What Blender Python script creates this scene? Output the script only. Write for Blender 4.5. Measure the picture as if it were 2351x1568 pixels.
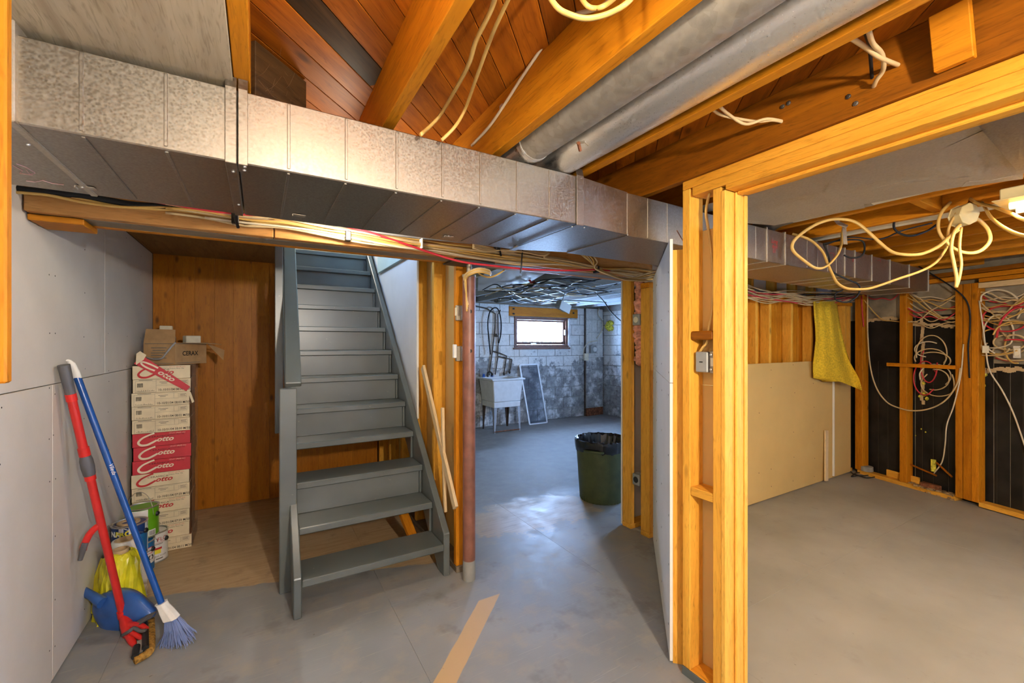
import bpy, bmesh, math, random
from mathutils import Vector, Matrix

# ------------------------------------------------------------------ camera, world, exposure
for o in list(bpy.data.objects):
    bpy.data.objects.remove(o)
SC = bpy.context.scene
COL = SC.collection
EYE = Vector((0.0, 0.0, 1.45))
YAW = math.atan2(580.5, 983.0)
cam = bpy.data.cameras.new('camera')
cam.sensor_width = 36.0
cam.lens = 983.0 / 2351.0 * 36.0
cam.shift_y = 3.0 / 2351.0
cam.clip_start = 0.02
camo = bpy.data.objects.new('camera', cam)
COL.objects.link(camo)
camo.location = EYE
camo.rotation_euler = (math.pi / 2, 0, -YAW)
SC.camera = camo

world = bpy.data.worlds.new('sky')
SC.world = world
world.use_nodes = True
bg = world.node_tree.nodes['Background']
bg.inputs[0].default_value = (0.35, 0.57, 1.0, 1)
bg.inputs[1].default_value = 115.0
SC.view_settings.view_transform = 'Standard'
SC.view_settings.look = 'None'
SC.view_settings.gamma = 1.0
SC.view_settings.use_curve_mapping = False
SC.view_settings.exposure = 0.2
SC.cycles.max_bounces = 7
SC.cycles.diffuse_bounces = 4
SC.cycles.glossy_bounces = 3
SC.cycles.use_adaptive_sampling = True
SC.cycles.adaptive_threshold = 0.11
SC.cycles.adaptive_min_samples = 16
SC.cycles.transparent_max_bounces = 12
SC.cycles.sample_clamp_indirect = 6.0
SC.cycles.caustics_reflective = False
SC.cycles.caustics_refractive = False


def portal(loc, rot, sx, sy):
    l = bpy.data.lights.new('daylight_portal', 'AREA')
    l.shape = 'RECTANGLE'
    l.size = sx
    l.size_y = sy
    l.cycles.is_portal = True
    o = bpy.data.objects.new('daylight_portal', l)
    o.location = loc
    o.rotation_euler = rot
    COL.objects.link(o)


HP = math.pi / 2
portal((4.52, 6.83, 1.68), (-HP, 0, 0), 1.06, 0.36)        # cellar window, shining towards -Y
portal((-0.10, 3.55, 3.15), (0, -HP, 0), 0.30, 0.40)         # window above the stairs, shining towards +X 
portal((6.22, 3.75, 1.62), (0, HP, 0), 0.46, 1.0)           # added unseen window in the back room side wall, shining towards -X
#        # window above the stairs
portal((0.8, -2.75, 1.86), (HP, 0, 0), 0.34, 0.14)           # window behind the photographer
portal((3.9, -2.75, 1.86), (HP, 0, 0), 0.34, 0.14)         # window in the other room

# ------------------------------------------------------------------ helpers
YR = Vector((math.sin(YAW), math.cos(YAW), 0))
XR = Vector((math.cos(YAW), -math.sin(YAW), 0))


def ray(px, py):
    return YR + XR * ((px - 1175.5) / 983.0) + Vector((0, 0, (787.0 - py) / 983.0))


def onx(px, py, x):
    r = ray(px, py)
    return EYE + r * (x / r.x)


def ony(px, py, y):
    r = ray(px, py)
    return EYE + r * (y / r.y)


def onz(px, py, z=0.0):
    r = ray(px, py)
    return EYE + r * ((z - EYE.z) / r.z)


def at(px, py, d):
    return EYE + ray(px, py) * d


WPOS = {}


def base(o):
    return WPOS.get(o.name, Vector((0, 0, 0))) if o else Vector((0, 0, 0))


def tag(o, label=None, cat=None, group=None, kind=None):
    if label: o['label'] = label
    if cat: o['category'] = cat
    if group: o['group'] = group
    if kind: o['kind'] = kind
    return o


def empty(name, loc=(0, 0, 0), label=None, cat=None, group=None, kind=None, parent=None):
    o = bpy.data.objects.new(name, None)
    o.empty_display_size = 0.05
    COL.objects.link(o)
    loc = Vector(loc)
    o.location = loc - base(parent)
    if parent: o.parent = parent
    WPOS[o.name] = loc
    return tag(o, label, cat, group, kind)


def link(name, me, loc, parent=None, rot=None):
    o = bpy.data.objects.new(name, me)
    COL.objects.link(o)
    loc = Vector(loc)
    o.location = loc - base(parent)
    if rot is not None:
        o.rotation_euler = rot
    if parent: o.parent = parent
    WPOS[o.name] = loc
    return o


BOXES = {}


def boxmesh(dx, dy, dz, m, bev):
    key = (round(dx, 4), round(dy, 4), round(dz, 4), m.name, bev)
    if key not in BOXES:
        me = bpy.data.meshes.new('block')
        bm = bmesh.new()
        bmesh.ops.create_cube(bm, size=1.0)
        for v in bm.verts:
            v.co.x *= dx; v.co.y *= dy; v.co.z *= dz
        if bev:
            bmesh.ops.bevel(bm, geom=bm.edges[:], offset=min(bev, 0.3 * min(dx, dy, dz)), segments=1, affect='EDGES')
        bm.to_mesh(me)
        bm.free()
        me.materials.append(m)
        BOXES[key] = me
    return BOXES[key]


def box(name, x0, x1, y0, y1, z0, z1, m, parent=None, bev=0.002, rot=None):
    me = boxmesh(abs(x1 - x0), abs(y1 - y0), abs(z1 - z0), m, bev)
    return link(name, me, ((x0 + x1) / 2, (y0 + y1) / 2, (z0 + z1) / 2), parent, rot)


def bar(name, a, b, w, t, m, parent=None, up=(0, 0, 1), bev=0.002):
    """a straight board from a to b, w wide (sideways), t thick (along up)"""
    a = Vector(a); b = Vector(b)
    L = (b - a).length
    xd = (b - a).normalized()
    zd = Vector(up)
    zd = (zd - xd * zd.dot(xd)).normalized()
    yd = zd.cross(xd)
    me = boxmesh(L, w, t, m, bev)
    R = Matrix((xd, yd, zd)).transposed()
    return link(name, me, (a + b) / 2, parent, R.to_euler())


class MB:
    def __init__(s):
        s.v = []; s.f = []; s.mi = []; s.cur = 0

    def face(s, *pts):
        i = len(s.v)
        s.v += [Vector(p) for p in pts]
        s.f.append(tuple(range(i, i + len(pts)))); s.mi.append(s.cur)
        return s

    def box(s, x0, x1, y0, y1, z0, z1):
        i = len(s.v)
        s.v += [Vector((x, y, z)) for x in (x0, x1) for y in (y0, y1) for z in (z0, z1)]
        for q in ((0, 1, 3, 2), (4, 6, 7, 5), (0, 4, 5, 1), (2, 3, 7, 6), (0, 2, 6, 4), (1, 5, 7, 3)):
            s.f.append(tuple(i + k for k in q)); s.mi.append(s.cur)
        return s

    def beam(s, a, b, w, t, up=(0, 0, 1)):
        a = Vector(a); b = Vector(b)
        xd = (b - a).normalized(); zd = Vector(up)
        zd = (zd - xd * zd.dot(xd)).normalized(); yd = zd.cross(xd)
        i = len(s.v)
        for p in (a, b):
            for sy in (-1, 1):
                for sz in (-1, 1):
                    s.v.append(p + yd * (sy * w / 2) + zd * (sz * t / 2))
        for q in ((0, 1, 3, 2), (4, 6, 7, 5), (0, 4, 5, 1), (2, 3, 7, 6), (0, 2, 6, 4), (1, 5, 7, 3)):
            s.f.append(tuple(i + k for k in q)); s.mi.append(s.cur)
        return s

    def prism(s, poly, vec):
        n = len(poly); i = len(s.v); vec = Vector(vec)
        s.v += [Vector(p) for p in poly] + [Vector(p) + vec for p in poly]
        s.f.append(tuple(i + k for k in range(n))[::-1]); s.mi.append(s.cur)
        s.f.append(tuple(i + n + k for k in range(n))); s.mi.append(s.cur)
        for k in range(n):
            s.f.append((i + k, i + (k + 1) % n, i + n + (k + 1) % n, i + n + k)); s.mi.append(s.cur)
        return s

    def tube(s, pts, r, n=8, cap=True, flat=1.0):
        pts = [Vector(p) for p in pts]
        if len(pts) < 2: return s
        rr = r if isinstance(r, (list, tuple)) else [r] * len(pts)
        t0 = (pts[1] - pts[0]).normalized()
        ref = Vector((0, 0, 1)) if abs(t0.z) < 0.9 else Vector((1, 0, 0))
        nrm = (ref - t0 * ref.dot(t0)).normalized()
        i0 = len(s.v)
        for k, p in enumerate(pts):
            if k == 0: t = t0
            elif k == len(pts) - 1: t = (pts[k] - pts[k - 1]).normalized()
            else: t = (pts[k + 1] - pts[k - 1]).normalized()
            nrm = nrm - t * nrm.dot(t)
            nrm = nrm.normalized() if nrm.length > 1e-6 else t.orthogonal().normalized()
            bn = t.cross(nrm)
            for j in range(n):
                a = 2 * math.pi * j / n
                s.v.append(p + nrm * (math.cos(a) * rr[k]) + bn * (math.sin(a) * rr[k] * flat))
        for k in range(len(pts) - 1):
            for j in range(n):
                a = i0 + k * n + j; b = i0 + k * n + (j + 1) % n
                s.f.append((a, b, b + n, a + n)); s.mi.append(s.cur)
        if cap:
            s.f.append(tuple(i0 + j for j in range(n))[::-1]); s.mi.append(s.cur)
            e = i0 + (len(pts) - 1) * n
            s.f.append(tuple(e + j for j in range(n))); s.mi.append(s.cur)
        return s

    def lathe(s, prof, o=(0, 0, 0), n=24, axis='z', cap=True):
        o = Vector(o); i0 = len(s.v)
        for r, h in prof:
            for j in range(n):
                a = 2 * math.pi * j / n
                c, d = math.cos(a) * r, math.sin(a) * r
                s.v.append(o + (Vector((c, d, h)) if axis == 'z' else Vector((c, h, d)) if axis == 'y' else Vector((h, c, d))))
        for k in range(len(prof) - 1):
            for j in range(n):
                a = i0 + k * n + j; b = i0 + k * n + (j + 1) % n
                s.f.append((a, b, b + n, a + n)); s.mi.append(s.cur)
        if cap:
            s.f.append(tuple(i0 + j for j in range(n))[::-1]); s.mi.append(s.cur)
            e = i0 + (len(prof) - 1) * n
            s.f.append(tuple(e + j for j in range(n))); s.mi.append(s.cur)
        return s

    def build(s, name, m, parent=None, smooth=False, bev=0.0, origin=None, fix=True):
        if origin is None:
            lo = Vector((min(p.x for p in s.v), min(p.y for p in s.v), min(p.z for p in s.v)))
            hi = Vector((max(p.x for p in s.v), max(p.y for p in s.v), max(p.z for p in s.v)))
            origin = (lo + hi) / 2
        origin = Vector(origin)
        me = bpy.data.meshes.new(name)
        me.from_pydata([tuple(p - origin) for p in s.v], [], s.f)
        for x in (m if isinstance(m, (list, tuple)) else [m]): me.materials.append(x)
        for p, k in zip(me.polygons, s.mi): p.material_index = k
        if fix or bev:
            bm = bmesh.new(); bm.from_mesh(me)
            if bev:
                bmesh.ops.remove_doubles(bm, verts=bm.verts[:], dist=1e-5)
                bmesh.ops.bevel(bm, geom=bm.edges[:], offset=bev, segments=1, affect='EDGES')
            bmesh.ops.recalc_face_normals(bm, faces=bm.faces[:])
            bm.to_mesh(me); bm.free()
        if smooth:
            for p in me.polygons: p.use_smooth = True
            if smooth != 'all':
                try: me.set_sharp_from_angle(angle=math.radians(40))
                except Exception: pass
        me.update()
        return link(name, me, origin, parent)


def spline(pts, per=6):
    """smooth path through the given points"""
    pts = [Vector(p) for p in pts]
    if len(pts) < 3: return pts
    P = [pts[0] * 2 - pts[1]] + pts + [pts[-1] * 2 - pts[-2]]
    out = []
    for i in range(1, len(P) - 2):
        a, b, c, d = P[i - 1], P[i], P[i + 1], P[i + 2]
        for k in range(per):
            t = k / per
            out.append(0.5 * ((2 * b) + (c - a) * t + (2 * a - 5 * b + 4 * c - d) * t * t + (3 * b - a - 3 * c + d) * t ** 3))
    out.append(pts[-1])
    return out


def text(s, name, loc, size, m, parent, xdir=(1, 0, 0), ydir=(0, 0, 1), shear=0.0, bold=0.0, align='LEFT', sx=1.0):
    """flat printed lettering lying in the plane of xdir and ydir"""
    c = bpy.data.curves.new('print', 'FONT')
    c.body = s; c.size = size; c.shear = shear; c.offset = bold; c.align_x = align
    c.resolution_u = 2
    t = bpy.data.objects.new('print', c)
    me = bpy.data.meshes.new_from_object(t)
    bpy.data.objects.remove(t)
    X = Vector(xdir).normalized(); Y = Vector(ydir).normalized(); Zv = X.cross(Y)
    for v in me.vertices:
        v.co = X * (v.co.x * sx) + Y * v.co.y + Zv * v.co.z
    me.materials.clear(); me.materials.append(m)
    return link(name, me, loc, parent)


# ------------------------------------------------------------------ materials
M = {}


def new(name):
    m = bpy.data.materials.new(name)
    m.use_nodes = True
    nt = m.node_tree
    b = nt.nodes['Principled BSDF']
    M[name] = m
    return m, nt, b


def nd(nt, t, **kw):
    n = nt.nodes.new(t)
    for k, v in kw.items():
        setattr(n, k, v)
    return n


def ramp(nt, fac, stops):
    r = nd(nt, 'ShaderNodeValToRGB')
    e = r.color_ramp.elements
    while len(e) < len(stops): e.new(0.5)
    for x, (p, c) in zip(e, stops):
        x.position = p; x.color = c if len(c) == 4 else (*c, 1)
    nt.links.new(fac, r.inputs[0])
    return r.outputs[0]


def mix(nt, fac, a, b, mode='MIX'):
    n = nd(nt, 'ShaderNodeMix', data_type='RGBA', blend_type=mode)
    for i, v in ((0, fac), (6, a), (7, b)):
        if isinstance(v, (int, float)): n.inputs[i].default_value = v
        elif isinstance(v, tuple): n.inputs[i].default_value = v if len(v) == 4 else (*v, 1)
        else: nt.links.new(v, n.inputs[i])
    return n.outputs[2]


def mathn(nt, op, a, b=None, c=None, clamp=False):
    n = nd(nt, 'ShaderNodeMath', operation=op, use_clamp=clamp)
    for i, v in enumerate((a, b, c)):
        if v is None: continue
        if isinstance(v, (int, float)): n.inputs[i].default_value = v
        else: nt.links.new(v, n.inputs[i])
    return n.outputs[0]


def noise(nt, vec, scale, detail=4.0, rough=0.55, dist=0.0, out=0):
    n = nd(nt, 'ShaderNodeTexNoise')
    n.inputs['Scale'].default_value = scale
    n.inputs['Detail'].default_value = detail
    n.inputs['Roughness'].default_value = rough
    n.inputs['Distortion'].default_value = dist
    if vec is not None: nt.links.new(vec, n.inputs['Vector'])
    return n.outputs[out]


def coords(nt, kind='Object', scale=(1, 1, 1), off_by_obj=True):
    tc = nd(nt, 'ShaderNodeTexCoord')
    v = tc.outputs[kind]
    if kind == 'World':
        pass
    mp = nd(nt, 'ShaderNodeMapping')
    mp.inputs['Scale'].default_value = scale
    nt.links.new(v, mp.inputs['Vector'])
    if off_by_obj:
        oi = nd(nt, 'ShaderNodeObjectInfo')
        cx = nd(nt, 'ShaderNodeCombineXYZ')
        s = mathn(nt, 'MULTIPLY', oi.outputs['Random'], 37.0)
        for k in range(3): nt.links.new(s, cx.inputs[k])
        nt.links.new(cx.outputs[0], mp.inputs['Location'])
        return mp.outputs[0], oi.outputs['Random']
    return mp.outputs[0], None


def bump(nt, b, h, strength=0.2, dist=0.01):
    n = nd(nt, 'ShaderNodeBump')
    n.inputs['Strength'].default_value = strength
    n.inputs['Distance'].default_value = dist
    nt.links.new(h, n.inputs['Height'])
    nt.links.new(n.outputs[0], b.inputs['Normal'])


def plain(name, c, rough=0.6, metal=0.0, var=0.06, scale=12.0, spec=0.4, bmp=0.0, coat=0.0):
    m, nt, b = new(name)
    v, rnd = coords(nt)
    n = noise(nt, v, scale, 3)
    lo = tuple(max(0, x * (1 - var * 2)) for x in c); hi = tuple(min(1, x * (1 + var * 2)) for x in c)
    nt.links.new(ramp(nt, n, [(0.3, lo), (0.7, hi)]), b.inputs['Base Color'])
    b.inputs['Roughness'].default_value = rough
    b.inputs['Metallic'].default_value = metal
    b.inputs['Specular IOR Level'].default_value = spec
    if coat:
        b.inputs['Coat Weight'].default_value = coat
        b.inputs['Coat Roughness'].default_value = 0.2
    if bmp: bump(nt, b, n, bmp, 0.004)
    return m


def wood(name, c1, c2, axis='x', knots=0.75, rough=0.55, dark=None, fine=30.0, spec=0.18, rvar=0.30):
    m, nt, b = new(name)
    sc = [1.0, 1.0, 1.0]
    for i, a in enumerate('xyz'):
        sc[i] = 0.9 if a == axis else 9.0
    v, rnd = coords(nt, scale=tuple(sc))
    g = noise(nt, v, 2.2, 4, 0.6, 0.9)
    wv = nd(nt, 'ShaderNodeTexNoise')
    wv.inputs['Scale'].default_value = 9.0; wv.inputs['Detail'].default_value = 2.0; wv.inputs['Distortion'].default_value = 2.2
    nt.links.new(v, wv.inputs['Vector'])
    col = ramp(nt, g, [(0.28, c1), (0.72, c2)])
    dk = dark or tuple(x * 0.45 for x in c1)
    col = mix(nt, mathn(nt, 'MULTIPLY', ramp(nt, wv.outputs[0], [(0.52, (0, 0, 0)), (0.74, (1, 1, 1))]), 0.50), col, dk)
    if knots:
        sk = [1.0, 1.0, 1.0]
        for i, a in enumerate('xyz'): sk[i] = 2.2 if a == axis else 5.5
        kv, _ = coords(nt, scale=tuple(sk))
        vo = nd(nt, 'ShaderNodeTexVoronoi')
        vo.inputs['Scale'].default_value = 1.35
        vo.inputs['Randomness'].default_value = 1.0
        nt.links.new(kv, vo.inputs['Vector'])
        kk = ramp(nt, vo.outputs['Distance'], [(0.045, (1, 1, 1)), (0.13, (0, 0, 0))])
        col = mix(nt, mathn(nt, 'MULTIPLY', kk, knots), col, tuple(x * 0.3 for x in c1))
    hv = nd(nt, 'ShaderNodeHueSaturation')
    nt.links.new(col, hv.inputs['Color'])
    nt.links.new(mathn(nt, 'MULTIPLY_ADD', rnd, rvar, 1.0 - rvar / 2), hv.inputs['Value'])
    nt.links.new(hv.outputs[0], b.inputs['Base Color'])
    b.inputs['Roughness'].default_value = rough
    b.inputs['Specular IOR Level'].default_value = spec
    return m


# timber: raw framing lumber, old and orange
for a in 'xyz':
    wood('timber_' + a, (0.42, 0.135, 0.004), (0.62, 0.225, 0.008), a)
    wood('stud_' + a, (0.66, 0.30, 0.032), (0.82, 0.43, 0.060), a, rvar=0.18)
    wood('fresh_lumber_' + a, (0.66, 0.47, 0.24), (0.80, 0.62, 0.38), a, knots=0.5, rvar=0.1)
    wood('old_timber_' + a, (0.15, 0.042, 0.002), (0.30, 0.092, 0.003), a)
wood('subfloor_board', (0.24, 0.060, 0.004), (0.46, 0.132, 0.006), 'x', rvar=0.55)
wood('dark_board', (0.020, 0.010, 0.005), (0.085, 0.042, 0.014), 'x')
wood('knotty_pine', (0.36, 0.115, 0.005), (0.48, 0.170, 0.009), 'z', knots=0.9, rvar=0.16, rough=0.42)
wood('door_trim_z', (0.70, 0.34, 0.045), (0.86, 0.48, 0.085), 'z', knots=0.15, rvar=0.1, rough=0.4)
wood('door_trim_y', (0.60, 0.24, 0.018), (0.76, 0.35, 0.040), 'y', knots=0.25, rvar=0.15, rough=0.4)
wood('beam_timber_x', (0.50, 0.22, 0.055), (0.66, 0.33, 0.105), 'x')
wood('greyed_timber_x', (0.17, 0.13, 0.085), (0.27, 0.21, 0.14), 'x', knots=0.3)
wood('plywood_ceiling', (0.40, 0.31, 0.20), (0.56, 0.46, 0.31), 'y', knots=0.35, rvar=0.05, rough=0.8)
wood('plywood_brown', (0.20, 0.10, 0.032), (0.31, 0.165, 0.055), 'y', knots=0.3, rough=0.7)
wood('pale_timber_y', (0.36, 0.40, 0.42), (0.52, 0.56, 0.58), 'y', knots=0.2)  # pale bluish grey tone for the back room joists


def drywall(name, c, rough=0.85):
    m, nt, b = new(name)
    v, rnd = coords(nt, off_by_obj=False)
    n = noise(nt, v, 2.5, 3, 0.6)
    f = noise(nt, v, 90, 1)
    col = ramp(nt, n, [(0.25, tuple(x * 0.88 for x in c)), (0.75, c)])
    col = mix(nt, mathn(nt, 'MULTIPLY', f, 0.06), col, (0.35, 0.32, 0.28))
    nt.links.new(col, b.inputs['Base Color'])
    b.inputs['Roughness'].default_value = rough
    b.inputs['Specular IOR Level'].default_value = 0.15
    return m


drywall('drywall_grey', (0.70, 0.665, 0.61))
drywall('drywall_pale', (0.80, 0.80, 0.78))
drywall('drywall_tan', (0.66, 0.43, 0.145))
drywall('drywall_core', (0.86, 0.83, 0.76))
drywall('plaster_green', (0.56, 0.70, 0.66))
drywall('plaster_white', (0.80, 0.80, 0.76))


def galv(name, c, rough=0.36, spangle=1.0, scale=55.0, tint=None, metal=0.92):
    m, nt, b = new(name)
    v, rnd = coords(nt, off_by_obj=False)
    vo = nd(nt, 'ShaderNodeTexVoronoi')
    vo.inputs['Scale'].default_value = scale
    nt.links.new(v, vo.inputs['Vector'])
    n = noise(nt, v, 260, 1)
    big = noise(nt, v, 3.0, 2)
    sp = ramp(nt, vo.outputs['Color'], [(0.1, tuple(x * (1 - 0.30 * spangle) for x in c)), (0.9, c)])
    col = mix(nt, mathn(nt, 'MULTIPLY', n, 0.35), sp, tuple(min(1, x * 1.15) for x in c))
    col = mix(nt, mathn(nt, 'MULTIPLY', big, 0.30), col, tuple(x * 0.6 for x in (tint or c)))
    nt.links.new(col, b.inputs['Base Color'])
    b.inputs['Metallic'].default_value = metal
    nt.links.new(mathn(nt, 'MULTIPLY_ADD', vo.outputs['Distance'], 0.25, rough), b.inputs['Roughness'])
    return m


galv('galvanised', (0.37, 0.325, 0.27), 0.31, 0.6, 140, metal=1.0)
galv('galvanised_spangled', (0.44, 0.40, 0.34), 0.55, 1.0, 42)
galv('galvanised_bright', (0.76, 0.75, 0.73), 0.24, 0.15, 160)
galv('galvanised_dull', (0.52, 0.45, 0.35), 0.48, 0.35, 120)
galv('steel', (0.62, 0.61, 0.58), 0.30, 0.2, 200)
galv('brass_plate', (0.70, 0.55, 0.30), 0.35, 0.2, 200)

# stair paint
m, nt, b = new('stair_paint')
v, rnd = coords(nt)
n1 = noise(nt, v, 3.0, 2); n2 = noise(nt, v, 34.0, 3, 0.7)
col = ramp(nt, n1, [(0.3, (0.084, 0.097, 0.094)), (0.7, (0.116, 0.131, 0.126))])
chip = ramp(nt, n2, [(0.70, (0, 0, 0)), (0.74, (1, 1, 1))])
col = mix(nt, mathn(nt, 'MULTIPLY', chip, 0.35), col, (0.40, 0.36, 0.28))
nt.links.new(col, b.inputs['Base Color'])
b.inputs['Roughness'].default_value = 0.30
b.inputs['Specular IOR Level'].default_value = 0.6
bump(nt, b, n2, 0.10, 0.003)

# floor: worn grey paint on plywood, bare wood where walls stood, bare concrete beyond
m, nt, b = new('floor_paint')
geo = nd(nt, 'ShaderNodeNewGeometry')
sx = nd(nt, 'ShaderNodeSeparateXYZ'); nt.links.new(geo.outputs['Position'], sx.inputs[0])
X, Y = sx.outputs[0], sx.outputs[1]
pos = geo.outputs['Position']
nb = noise(nt, pos, 1.6, 3); nm = noise(nt, pos, 7.0, 4, 0.65); nf = noise(nt, pos, 60.0, 1)
mp = nd(nt, 'ShaderNodeMapping'); mp.inputs['Scale'].default_value = (1.2, 16, 1); nt.links.new(pos, mp.inputs[0])
gr = noise(nt, mp.outputs[0], 3.0, 3, 0.6, 1.2)
mp2 = nd(nt, 'ShaderNodeMapping'); mp2.inputs['Rotation'].default_value = (0, 0, 0.9); mp2.inputs['Scale'].default_value = (2.0, 60, 1); nt.links.new(pos, mp2.inputs[0])
scr = noise(nt, mp2.outputs[0], 2.0, 2, 0.5, 0.4)
paint = ramp(nt, nb, [(0.3, (0.222, 0.235, 0.240)), (0.7, (0.305, 0.318, 0.322))])
paint = mix(nt, mathn(nt, 'MULTIPLY', ramp(nt, nm, [(0.50, (0, 0, 0)), (0.70, (1, 1, 1))]), 0.55), paint, (0.37, 0.33, 0.26))
paint = mix(nt, mathn(nt, 'MULTIPLY', ramp(nt, noise(nt, pos, 3.1, 4, 0.7), [(0.56, (0, 0, 0)), (0.66, (1, 1, 1))]), 0.45), paint, (0.15, 0.145, 0.135))
mp3 = nd(nt, 'ShaderNodeMapping'); mp3.inputs['Rotation'].default_value = (0, 0, -0.5); mp3.inputs['Scale'].default_value = (1.5, 45, 1); nt.links.new(pos, mp3.inputs[0])
scr2 = noise(nt, mp3.outputs[0], 2.6, 3, 0.6, 0.6)
paint = mix(nt, mathn(nt, 'MULTIPLY', ramp(nt, scr2, [(0.63, (0, 0, 0)), (0.70, (1, 1, 1))]), 0.40), paint, (0.42, 0.38, 0.31))
paint = mix(nt, mathn(nt, 'MULTIPLY', ramp(nt, scr, [(0.68, (0, 0, 0)), (0.72, (1, 1, 1))]), 0.25), paint, (0.50, 0.47, 0.42))
ply = ramp(nt, gr, [(0.3, (0.42, 0.29, 0.155)), (0.7, (0.56, 0.41, 0.24))])
ply = mix(nt, mathn(nt, 'MULTIPLY', ramp(nt, nm, [(0.56, (0, 0, 0)), (0.75, (1, 1, 1))]), 0.5), ply, (0.20, 0.15, 0.10))
conc = ramp(nt, nm, [(0.3, (0.20, 0.195, 0.19)), (0.7, (0.30, 0.295, 0.285))])
# tan paint in the far room
tan = ramp(nt, nb, [(0.3, (0.285, 0.270, 0.235)), (0.7, (0.36, 0.345, 0.31))])
tan = mix(nt, mathn(nt, 'MULTIPLY', ramp(nt, nm, [(0.6, (0, 0, 0)), (0.8, (1, 1, 1))]), 0.3), tan, (0.20, 0.17, 0.13))


def step(nt, val, edge, soft):
    return mathn(nt, 'MULTIPLY_ADD', mathn(nt, 'SUBTRACT', val, edge), 1.0 / soft, 0.5, clamp=True)


wob = mathn(nt, 'MULTIPLY', mathn(nt, 'SUBTRACT', nm, 0.5), 0.30)
# bare plywood in the nook: y > 2.99 - 0.30 x, x < 1.1
k = mathn(nt, 'ADD', Y, mathn(nt, 'MULTIPLY', X, 0.30))
kn = mathn(nt, 'MULTIPLY', step(nt, mathn(nt, 'ADD', k, mathn(nt, 'MULTIPLY', wob, 0.25)), 2.99, 0.015), step(nt, mathn(nt, 'MULTIPLY', X, -1.0), -1.10, 0.01))
col = mix(nt, kn, paint, ply)
# bare strip at 45 degrees
df = mathn(nt, 'ABSOLUTE', mathn(nt, 'ADD', mathn(nt, 'SUBTRACT', Y, X), -1.036))
st = mathn(nt, 'MULTIPLY', step(nt, mathn(nt, 'MULTIPLY', mathn(nt, 'ADD', df, mathn(nt, 'MULTIPLY', wob, 0.06)), -1.0), -0.068, 0.006), step(nt, mathn(nt, 'MULTIPLY', Y, -1.0), -2.168, 0.01))
col = mix(nt, st, col, (0.56, 0.38, 0.19))
# worn brown patch beyond the doorway
px_ = mathn(nt, 'MULTIPLY', mathn(nt, 'SUBTRACT', X, 2.0), 0.75); py_ = mathn(nt, 'MULTIPLY', mathn(nt, 'SUBTRACT', Y, 3.05), 1.6)
rr = mathn(nt, 'SQRT', mathn(nt, 'ADD', mathn(nt, 'MULTIPLY', px_, px_), mathn(nt, 'MULTIPLY', py_, py_)))
pt = step(nt, mathn(nt, 'MULTIPLY', mathn(nt, 'ADD', rr, mathn(nt, 'MULTIPLY', wob, 3.0)), -1.0), -0.5, 0.12)
col = mix(nt, mathn(nt, 'MULTIPLY', mathn(nt, 'MULTIPLY', pt, step(nt, X, 1.2, 0.02)), 0.75), col, ply)
# concrete in the back room
kc = mathn(nt, 'MULTIPLY', step(nt, mathn(nt, 'ADD', Y, wob), 3.35, 0.25), step(nt, X, 1.15, 0.01))
col = mix(nt, kc, col, conc)
# room beyond the studs: x > 1.69, y < line of the diagonal wall
kt = mathn(nt, 'MULTIPLY', step(nt, X, 1.72, 0.02), step(nt, mathn(nt, 'SUBTRACT', X, Y), 0.32, 0.01))
kt = mathn(nt, 'MULTIPLY', kt, step(nt, mathn(nt, 'MULTIPLY', Y, -1.0), -2.45, 0.01))
col = mix(nt, kt, col, tan)
# specks of dirt
dk = ramp(nt, noise(nt, pos, 28.0, 2, 0.5), [(0.74, (0, 0, 0)), (0.78, (1, 1, 1))])
col = mix(nt, mathn(nt, 'MULTIPLY', dk, 0.5), col, (0.09, 0.075, 0.06))
nt.links.new(col, b.inputs['Base Color'])
rgh = mathn(nt, 'MULTIPLY_ADD', nm, 0.40, 0.25)
rgh = mathn(nt, 'ADD', rgh, mathn(nt, 'MULTIPLY', mathn(nt, 'MAXIMUM', mathn(nt, 'MAXIMUM', kn, kt), kc), 0.22))
nt.links.new(rgh, b.inputs['Roughness'])
b.inputs['Specular IOR Level'].default_value = 0.5
bump(nt, b, mathn(nt, 'ADD', gr, mathn(nt, 'MULTIPLY', nf, 0.4)), 0.10, 0.004)

# concrete blocks: white paint above, bare and stained towards the bottom
m, nt, b = new('block_painted')
geo = nd(nt, 'ShaderNodeNewGeometry'); pos = geo.outputs['Position']
sx = nd(nt, 'ShaderNodeSeparateXYZ'); nt.links.new(pos, sx.inputs[0])
n1 = noise(nt, pos, 3.2, 4, 0.7); n2 = noise(nt, pos, 30, 2, 0.6); n3 = noise(nt, pos, 9, 3, 0.7)
oi = nd(nt, 'ShaderNodeObjectInfo')
wp = ramp(nt, n3, [(0.3, (0.62, 0.62, 0.60)), (0.6, (0.78, 0.78, 0.76))])
raw = ramp(nt, n3, [(0.3, (0.15, 0.155, 0.16)), (0.7, (0.44, 0.445, 0.45))])
raw = mix(nt, ramp(nt, n1, [(0.50, (0, 0, 0)), (0.62, (1, 1, 1))]), raw, (0.74, 0.75, 0.76))
e = mathn(nt, 'ADD', sx.outputs[2], mathn(nt, 'ADD', mathn(nt, 'MULTIPLY', mathn(nt, 'SUBTRACT', n1, 0.5), 1.1), mathn(nt, 'MULTIPLY', oi.outputs['Random'], 0.25)))
col = mix(nt, mathn(nt, 'MULTIPLY_ADD', mathn(nt, 'SUBTRACT', e, 1.22), 14.0, 0.5, clamp=True), raw, wp)
col = mix(nt, mathn(nt, 'MULTIPLY', ramp(nt, n2, [(0.62, (0, 0, 0)), (0.7, (1, 1, 1))]), 0.5), col, (0.13, 0.12, 0.12))
nt.links.new(col, b.inputs['Base Color']); b.inputs['Roughness'].default_value = 0.9
bump(nt, b, n2, 0.4, 0.006)

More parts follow.
